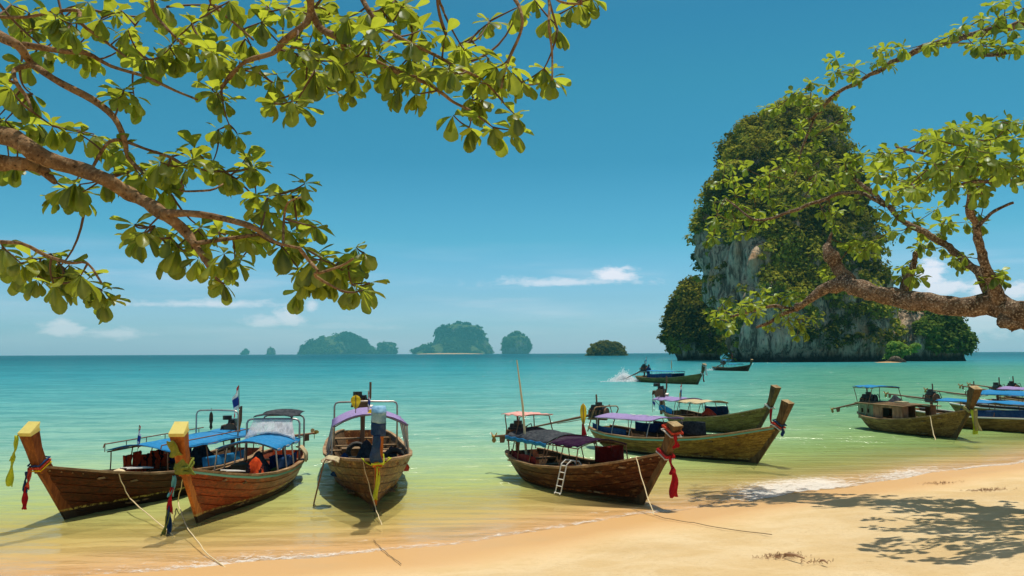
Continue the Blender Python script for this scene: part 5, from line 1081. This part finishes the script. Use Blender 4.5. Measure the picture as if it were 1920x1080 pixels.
def build_tree(root, limbs, rosettes, barkm, leafm, L, seed, n_leaf=(6, 9), droopy=.55, side=12, lead=None):
    """limbs: list of polylines [(point, radius)...]; rosettes: list of points"""
    o0 = root.location.copy(); nodes = []; knots = []
    for li, poly in enumerate(limbs):
        P = [Vector(p) for p, _ in poly]; R = [r for _, r in poly]; QP = []; QR = []
        for i in range(len(P)-1):                                    # smooth the polyline and roughen it a little
            a = P[max(i-1, 0)]; b_ = P[i]; c = P[i+1]; d = P[min(i+2, len(P)-1)]; m_ = max(3, int((c-b_).length/max(.06, R[i]*1.1)))
            m_ = min(m_, 16)
            for k in range(m_):
                t = k/m_; q = .5*((2*b_)+(-a+c)*t+(2*a-5*b_+4*c-d)*t*t+(-a+3*b_-3*c+d)*t**3); rr = lerp(R[i], R[i+1], t)
                q = q+Vector((noise.noise(q*3.1+Vector((li, 0, 0))), noise.noise(q*3.1+Vector((0, li+9, 0))), noise.noise(q*3.1+Vector((0, 0, li+5)))))*min(.05, rr*.9); QP.append(q); QR.append(rr*(1+.22*noise.noise(q*2.6/max(rr*6, .3))))
        QP.append(P[-1]); QR.append(R[-1]); nodes += [(q, r_) for q, r_ in zip(QP, QR)]
        mb = MB(); n = 14 if R[0] > .05 else (9 if R[0] > .02 else 6); mb.tube([q-o0 for q in QP], QR, n)
        if R[0] > .05:                                               # bark bumps on the thick limbs
            mb.v = [Vector(v)+((Vector(v)+o0)-min(QP, key=lambda q: (q-Vector(v)-o0).length_squared)).normalized()*R[0]*.13*noise.noise((Vector(v)+o0)*9) for v in mb.v]
        mb.build('trunk' if li == 0 else 'branch', M[barkm], root, True)
    NP = np.array([list(q) for q, _ in nodes]); ms = []; twigs = MB(); r = random.Random(seed)
    rosettes = sorted(rosettes, key=lambda P: float(np.min(np.linalg.norm(NP-np.array(P), axis=1))))
    for i, P in enumerate(rosettes):
        P = Vector(P); d = np.linalg.norm(NP-np.array(P), axis=1); j = int(d.argmin()); Q = Vector(NP[j])
        if d[j] > .04:
            mid = Q.lerp(P, .5)+Vector((r.uniform(-.12, .12), r.uniform(-.12, .12), r.uniform(-.14, .04)))*min(1.0, d[j]*1.2); pts = []
            for k in range(7):
                t = k/6; pts.append(Q.lerp(mid, t).lerp(mid.lerp(P, t), t)-o0)
            twigs.tube(pts, [max(.004, min(.014, .006+.010*d[j]))*(1-.5*k/6) for k in range(7)], 5)
            NP = np.vstack([NP, np.array([list(v+o0) for v in pts[2:]])])
        ax = (P-Q); ax = ax.normalized() if ax.length > .01 else Vector((0, 0, 1)); ms += leaf_matrices(P, ax, r.randint(*n_leaf), L*r.uniform(.8, 1.15), seed*100+i, droopy)
    t_ = twigs.build('twigs', M['twig'], root, True); t_['kind'] = 'stuff'
    # the 300 leaves that show largest as single parts, all others in one mesh
    def key(mm): p = mm[0].translation; return (mm[0].to_3x3().col[1].length)/max(1, p.y)+(-1 if (abs(p.x/p.y) > .585 or (p.z-3)/p.y > .41) else 0)
    ms.sort(key=key, reverse=True); meshes = leaf_meshes(M[leafm])
    for m, k in ms[:300]:
        o = bpy.data.objects.new('leaf', meshes[k]); col.objects.link(o); o.parent = root; o.matrix_local = Matrix.Translation(-o0) @ m
    VV = []; QQ = []; TT = []; EE = []; base = 0
    for m, k in ms[300:]:
        V, Q, ve = LEAVES[k]; A3 = np.array(m.to_3x3()); VV.append(V @ A3.T+np.array(m.translation)-np.array(o0)); QQ.append(Q+base); base += len(V); TT.append(np.full(len(V), r.random())); EE.append(ve)
    if VV:
        o = link('foliage', np_mesh('foliage', np.concatenate(VV), np.concatenate(QQ), M[leafm], True, {'tint': np.concatenate(TT), 'vein': np.concatenate(EE)}), root); o['kind'] = 'stuff'
    return len(ms)
def limb(depths, pts, wscale=1.0):
    """pts: (px, py, width px); depths: (start, end) metres ahead"""
    out = []; n = len(pts)
    for i, (x, y, w) in enumerate(pts):
        Y = lerp(depths[0], depths[1], i/(n-1))+.06*math.sin(i*2.3+x*.01); out.append((at(x, y, Y), max(.0035, w/2/F*Y*wscale*(.88 if w > 14 else 1))))
    return out
# ---- left tree: stands just out of view at left, its boughs reach over the viewer's left
limbs = [
 [(Vector((-5.6, 4.4, ground_z(-5.6, 4.4)-.4)), .26), (Vector((-5.5, 4.5, 2.4)), .21), (Vector((-5.0, 4.8, 3.9)), .17), (Vector((-4.2, 5.1, 4.45)), .12), (at(-120, 210, 5.4), .075), (at(-30, 246, 5.4), .062)],
 limb((5.4, 5.2), [(-30, 246, 42), (0, 262, 40), (60, 290, 38), (150, 320, 34), (190, 338, 28), (240, 366, 30), (310, 402, 26), (345, 432, 20), (370, 468, 16), (395, 503, 12), (402, 516, 7)]),
 limb((5.2, 4.9), [(306, 400, 20), (350, 402, 13), (420, 410, 12), (470, 425, 12), (492, 437, 8), (520, 455, 6), (560, 465, 5)]),
 limb((5.2, 5.3), [(362, 456, 11), (392, 452, 10), (430, 448, 9), (485, 440, 6)]),
 limb((5.4, 5.5), [(-40, 305, 40), (10, 305, 34), (45, 306, 28), (75, 318, 24), (103, 341, 10)]),
 limb((5.5, 5.7), [(-80, 20, 30), (-20, 55, 24), (35, 86, 19), (60, 118, 17), (100, 148, 16), (170, 188, 14), (210, 222, 12), (231, 262, 11), (240, 296, 9), (265, 320, 6)]),
 limb((5.6, 5.9), [(42, 86, 14), (120, 95, 10), (160, 98, 9), (210, 125, 7), (270, 142, 6), (330, 170, 5), (370, 187, 4)]),
 limb((5.6, 5.4), [(62, 120, 11), (27, 130, 9), (32, 158, 8), (50, 182, 7), (62, 210, 4)]),
 limb((5.65, 5.6), [(231, 264, 8), (205, 268, 7), (185, 295, 7), (170, 322, 5)]),
 limb((5.65, 5.7), [(233, 264, 8), (270, 278, 6), (320, 295, 6), (345, 311, 6), (362, 310, 4)]),
 limb((5.3, 5.9), [(-60, -120, 40), (200, -160, 32), (480, -110, 24), (575, -20, 20), (580, 28, 16), (556, 55, 13), (530, 75, 12), (510, 98, 11), (460, 115, 9), (430, 145, 8), (415, 162, 5)]),
 limb((5.75, 5.6), [(578, 18, 17), (600, 52, 15), (638, 78, 13), (650, 98, 12), (690, 110, 10), (740, 134, 8), (800, 155, 7), (830, 175, 6), (850, 192, 6), (882, 207, 4)]),
 limb((5.7, 5.4), [(600, -60, 14), (670, -15, 11), (700, 30, 9), (735, 62, 8), (775, 85, 7), (815, 103, 6), (860, 128, 5), (900, 145, 5), (930, 175, 3)]),
 limb((5.5, 5.3), [(700, -120, 16), (900, -70, 12), (960, -12, 8), (978, 30, 6), (975, 62, 6), (955, 110, 6), (940, 165, 4)]),
 limb((5.4, 5.2), [(900, -70, 10), (1010, -50, 7), (1028, 0, 6), (1030, 50, 5), (1035, 100, 4), (1035, 150, 4)]),
 limb((5.3, 5.2), [(1015, -30, 6), (1050, 2, 5), (1090, 8, 4)]),
 limb((5.8, 5.8), [(-30, 30, 7), (40, 33, 6), (100, 22, 6), (145, 20, 7), (150, 42, 7), (195, 75, 6), (240, 110, 4)]),
 limb((5.8, 5.9), [(390, -30, 8), (395, 5, 6), (440, 45, 5), (475, 75, 4)]),
 limb((5.6, 5.6), [(255, -60, 12), (280, -10, 8), (290, 25, 6), (320, 60, 5), (345, 85, 4)]),
 limb((5.0, 4.9), [(-60, 440, 12), (-10, 452, 8), (40, 456, 7), (85, 478, 7), (130, 493, 6), (165, 494, 5), (190, 530, 4)]),
 limb((4.9, 4.9), [(560, 465, 6), (580, 490, 7), (596, 508, 7), (592, 518, 6), (640, 545, 4)]),
 limb((4.9, 4.9), [(596, 512, 6), (640, 498, 5), (662, 485, 4)]),
 limb((4.95, 4.9), [(530, 460, 6), (532, 410, 5), (540, 380, 4), (565, 370, 3)]),
 limb((5.3, 5.3), [(340, 345, 0), (345, 350, 4), (340, 358, 4), (395, 357, 4), (418, 345, 3)]),
 limb((5.6, 5.6), [(825, -60, 8), (822, -5, 7), (830, 15, 6), (834, 27, 3)]),
]
RL = """20,15 55,30 110,40 165,10 190,40 215,30 240,62 245,95 280,25 292,8 130,60 105,45 60,62 360,50 368,75 390,25 430,8 442,40 490,48 500,18 540,20 570,30 405,95 365,95 330,112 322,90 398,104 450,120 400,122 408,182 420,195 232,175 222,190 300,110 272,115 150,95 120,80 90,100 160,110 50,130 60,182 40,200 20,172 10,232 30,250 60,235 98,242 120,248 150,258 180,262 192,282 228,285 365,285 320,300 300,310 350,322 430,240 445,258 462,300 470,322 510,160 550,195 565,205 515,200 480,130 530,92 545,95 590,100 580,130 470,90 440,140 590,152
105,375 122,358 150,368 140,348 30,318 200,335 240,330 262,332 275,342 312,322 330,318 398,322 420,328 432,335 285,352 310,358 475,322
480,372 502,378 522,370 560,372 572,350 498,402 520,420 578,418 592,432 545,440 560,462 528,468 270,442 262,455 290,430 320,452 335,470 350,452 375,432 382,450 410,442 442,442 462,430 372,490 400,500 420,482 440,492 428,502 410,528 420,538 460,452 480,445
560,510 572,530 560,550 590,532 612,520 622,500 650,482 668,470 682,480 672,500 660,540 680,550 640,512 600,492 5,470 15,490 40,500 60,490 82,490 95,482 112,500 130,502 125,525 152,522 170,540 190,550 195,568 102,540 70,530 30,518
600,20 590,42 640,60 652,38 690,30 720,20 742,50 752,20 770,30 562,80 578,100 620,90 650,95 690,80 702,60 730,130 752,150 770,112 782,150 802,160 790,62 772,85 836,70 870,100 862,88 880,130 850,142 838,130 810,130 918,48 970,20 1002,5 1030,40 1085,12 1045,60 1110,5 1035,152 1020,135 950,130 930,132 942,150 935,170 960,160 980,160 900,160 895,190 850,222 880,245 925,245 960,250 965,220 900,202 880,190 640,140 662,140 590,140 580,172 600,160 655,175 690,152 722,150 750,172 780,182 742,180 710,110 670,112 625,120"""
r = random.Random(3)
def lim_depth(px, py): return lerp(5.0, 5.75, min(1, max(0, (480-py)/420)))
rosL = []
for tok in RL.split():
    x, y = map(float, tok.split(',')); Y = lim_depth(x, y)+(r.uniform(.02, .75) if (y > 250 or r.random() < .7) else r.uniform(-.4, 0)); rosL.append(at(x, y-6, Y))
    if r.random() < (1.0 if (y < 200 and x < 700) else .45): rosL.append(at(x+r.uniform(-22, 22), y-8+r.uniform(-16, 16), Y+r.uniform(.1, .9)))
for k in range(60):                                                 # the crown goes on above and left of the view
    x = r.uniform(-700, 1150); y = r.uniform(-520, -10) if x > -60 else r.uniform(-500, 420)
    if x > 800 and y < -200: continue
    rosL.append(at(x, y, r.uniform(4.6, 6.6)))
tl = thing('almond_tree', (-5.6, 4.4, ground_z(-5.6, 4.4)), 'near almond tree whose leafy boughs hang into the upper left of the view', 'tree')
nL = build_tree(tl, limbs, rosL, 'bark', 'leaf', .145, 5, (7, 10), .58)
# ---- right tree: leaning trunk from the right edge
gx, gy = 14.6, 16.0
limbs = [
 [(Vector((gx, gy, ground_z(gx, gy)-.5)), .42), (Vector((14.2, 15.9, 1.7)), .34), (Vector((12.9, 15.6, 3.2)), .29), (at(2080, 640, 15.2), .27), (at(1990, 596, 15.0), .27), (at(1950, 598, 15.0), .27)]+
  limb((14.9, 18.4), [(1908, 586, 52), (1865, 572, 50), (1800, 574, 44), (1740, 566, 42), (1690, 560, 40), (1645, 552, 38), (1610, 540, 36), (1575, 534, 30), (1540, 548, 22), (1510, 568, 15), (1492, 580, 10)]),
 limb((17.6, 18.0), [(1604, 545, 34), (1590, 522, 26), (1574, 506, 28), (1562, 486, 34), (1553, 472, 30), (1556, 452, 8), (1560, 435, 3)]),
 limb((17.6, 17.7), [(1600, 534, 16), (1588, 514, 12), (1575, 502, 8)]),
 limb((16.8, 16.6), [(1690, 556, 26), (1702, 522, 16), (1712, 492, 12), (1716, 474, 9)]),
 limb((15.2, 17.8), [(1872, 575, 44), (1858, 540, 30), (1838, 512, 22), (1810, 488, 16), (1780, 466, 13), (1742, 440, 12), (1700, 420, 11), (1662, 385, 9), (1628, 352, 8), (1600, 335, 5)]),
 limb((15.15, 14.0), [(1880, 575, 44), (1866, 548, 30), (1850, 505, 22), (1838, 465, 18), (1828, 420, 16), (1818, 378, 14), (1816, 345, 11), (1838, 308, 9), (1860, 280, 7)]),
 limb((14.2, 20.3), [(2120, 620, 60), (2180, 300, 44), (2120, 120, 32), (1980, 40, 24), (1900, 48, 16), (1850, 60, 13), (1800, 72, 12), (1740, 86, 11), (1690, 108, 10), (1640, 136, 9), (1590, 162, 8), (1556, 188, 7), (1530, 215, 6), (1490, 238, 4)]),
 limb((14.2, 15.5), [(2110, 110, 26), (1990, 84, 16), (1900, 98, 10), (1850, 103, 7), (1820, 101, 5)]),
 limb((14.2, 13.6), [(2180, 380, 30), (2020, 350, 14), (1920, 342, 9), (1850, 340, 7), (1800, 346, 5)]),
 limb((17.4, 19.6), [(1662, 385, 8), (1610, 362, 7), (1560, 368, 7), (1480, 398, 6), (1420, 412, 5), (1360, 372, 3)]),
 limb((14.0, 15.5), [(1830, 320, 8), (1780, 300, 7), (1720, 285, 6), (1680, 275, 4)]),
 limb((14.3, 14.5), [(1832, 430, 8), (1860, 400, 6), (1900, 380, 5)]),
 limb((18.4, 18.8), [(1494, 580, 9), (1465, 590, 6), (1440, 606, 6), (1418, 614, 4)]),
 limb((18.4, 19.2), [(1492, 580, 8), (1450, 574, 6), (1400, 585, 5), (1365, 595, 4)]),
 limb((20.0, 19.6), [(1530, 215, 5), (1515, 250, 5), (1500, 290, 4), (1490, 330, 3)]),
]
RR = """1850,72 1840,60 1800,62 1780,75 1742,88 1752,82 1690,92 1652,100 1640,122 1602,130 1572,130 1562,150 1522,160 1502,175 1480,185 1470,200 1450,208 1540,200 1520,190 1590,215 1580,232 1650,112 1660,128 1500,182 1555,120 1548,165 1610,150 1672,95 1865,50 1880,30 1900,15 1890,70 1910,45 1850,90 1868,98 1905,90 1918,20 1880,5 1860,15 1840,40 1900,60 1820,85
1500,232 1490,252 1520,250 1532,270 1480,270 1500,300 1472,300 1400,320 1372,322 1360,342 1390,350 1420,342 1450,345 1480,340 1510,345 1540,350 1570,340 1600,300 1590,330 1610,290 1640,300 1350,382 1342,410 1360,400 1390,390 1420,400 1402,410 1450,380 1470,390 1500,380 1530,380 1560,390 1590,372 1620,360 1342,430 1370,432 1400,440 1332,440 1550,420 1540,400 1570,400 1610,390 1585,310 1605,325 1630,320 1435,325 1380,370 1410,365 1440,365 1325,455 1515,320 1545,300 1460,320 1490,310 1350,345 1530,330 1560,365 1415,425 1380,415 1440,410
1360,590 1342,600 1370,610 1400,600 1420,590 1430,570 1450,560 1460,590 1440,610 1480,570 1490,600 1500,612 1520,600 1410,572 1390,580 1355,575 1375,595 1330,592 1470,560 1500,560 1510,625 1485,615 1405,560 1435,550
1600,470 1620,475 1640,480 1590,460 1560,520 1575,512 1640,460 1630,470 1610,460
1692,400 1702,430 1720,422 1730,440 1760,440 1770,470 1790,480 1690,442 1710,395 1750,400 1780,410 1780,430 1800,500 1700,500 1712,520 1705,540 1720,500 1870,520 1880,530 1812,420 1832,425 1690,520 1722,525 1700,532 1860,525 1850,535 1882,518 1665,440 1740,470 1745,455 1790,490 1810,485 1660,400 1722,470 1835,405 1690,290 1660,285 1655,330 1690,340 1678,372"""
rosR = []
r = random.Random(9)
for tok in RR.split():
    x, y = map(float, tok.split(',')); base = lerp(14.3, 20.0, min(1.1, max(0, (1920-x)/440))) if y < 540 else lerp(15.0, 18.9, min(1, max(0, (1920-x)/440)))
    Y = base+r.uniform(-.8, .8); rosR.append(at(x, y-4, Y))
    if r.random() < (1.0 if x < 1660 else .6): rosR.append(at(x+r.uniform(-18, 18), y-4+r.uniform(-12, 12), Y+r.uniform(-.5, .7)))
top = [(1640, 300), (1680, 262), (1720, 252), (1760, 245), (1800, 232), (1850, 226), (1920, 228), (2100, 180), (2300, 160)]; bot = [(1640, 345), (1680, 365), (1720, 360), (1760, 366), (1800, 374), (1850, 365), (1920, 350), (2100, 400), (2300, 420)]
tx = [p[0] for p in top]; ty = [p[1] for p in top]; by = [p[1] for p in bot]
for k in range(330):
    x = r.uniform(1640, 2150) if k % 3 else r.uniform(1700, 1925); y0 = np.interp(x, tx, ty); y1 = np.interp(x, tx, by); u = r.random(); y = lerp(y0, y1, u)
    if noise.noise(Vector((x*.022, y*.03, 4))) < -.16: continue
    rosR.append(at(x, y, r.uniform(11.4, 15.6)))
for k in range(170):                                                 # the crown carries on to the right of the view
    x = r.uniform(1960, 2600); y = r.uniform(-400, 520); rosR.append(at(x, y, r.uniform(11.5, 17)))
tr = thing('almond_tree', (gx, gy, ground_z(gx, gy)), 'leaning almond tree whose mottled trunk reaches in from the right edge', 'tree')
nR = build_tree(tr, limbs, rosR, 'barkR', 'leafR', .20, 6, (7, 10), .45)
print('leaves', nL, nR)
# burr under the right trunk
mb = MB(); c = at(1895, 601, 15.0); rings = []
for i in range(9):
    a = math.pi*i/8; rings.append([c-tr.location+Vector((.22*math.sin(a)*math.cos(t), .18*math.sin(a)*math.sin(t), .17*math.cos(a)))*(1+.35*noise.noise(Vector((math.cos(t)*1.7, math.sin(t)*1.7, i*.5)))) for t in np.linspace(0, 2*math.pi, 15)[:-1]])
mb.loft(rings); mb.build('burr', M['barkR'], tr, True)
# ------------------------------------------------------------------ beach litter
def litter(px, py, n, spread, label, seed, big=0):
    w_ = G(px, py, .45); w_ = G(px, py, ground_z(w_.x, w_.y)); z0 = ground_z(w_.x, w_.y); r = random.Random(seed); mb = MB()
    for k in range(n):
        x = r.gauss(0, spread); y = r.gauss(0, spread*.6); L = r.uniform(.015, .06) if big else r.uniform(.01, .035); a = r.uniform(0, 6.28); z = ground_z(w_.x+x, w_.y+y)-z0+.012
        mb.tube([(x, y, z), (x+L*.5*math.cos(a), y+L*.5*math.sin(a), z+r.uniform(.0, .04)), (x+L*math.cos(a+.5), y+L*math.sin(a+.5), z)], r.uniform(.002, .004), 4)
    o = mb.build('dry_litter', M['litter']); o.location = (w_.x, w_.y, z0); tag(o, label, None, None, 'stuff')
    return w_, z0
w_, z0 = litter(1470, 1045, 130, .13, 'tangle of dry twigs and husks on the open sand', 1, 1); litter(1530, 1058, 25, .08, 'smaller scatter of dry twigs right of the tangle', 2, 1)
litter(1850, 916, 130, .2, 'dark clump of dry twigs near the wet sand at right', 3, 1); litter(1760, 900, 70, .2, 'thin scatter of twigs by the foam at right', 4, 1)
for k, (a, c_, rr, lb) in enumerate([((1472, 1040), (1508, 1052), .014, 'reddish brown stick lying in the dry twig tangle'), ((1540, 1062), (1552, 1068), .012, 'short dark stick near the lower edge of the sand')]):
    p, q = G(*a, z=.5), G(*c_, z=.5); p.z = ground_z(p.x, p.y)+.05; q.z = ground_z(q.x, q.y)+.04; mb = MB(); mb.tube([p, lerp(p, q, .5)+Vector((0, 0, .015)), q], [rr, rr*1.1, rr*.6], 7); mb.thing('stick', M['litter'], None, lb, 'stick', 'sticks on the sand')
p = G(1193, 768) if False else None
print('OBJECTS', len(bpy.data.objects))
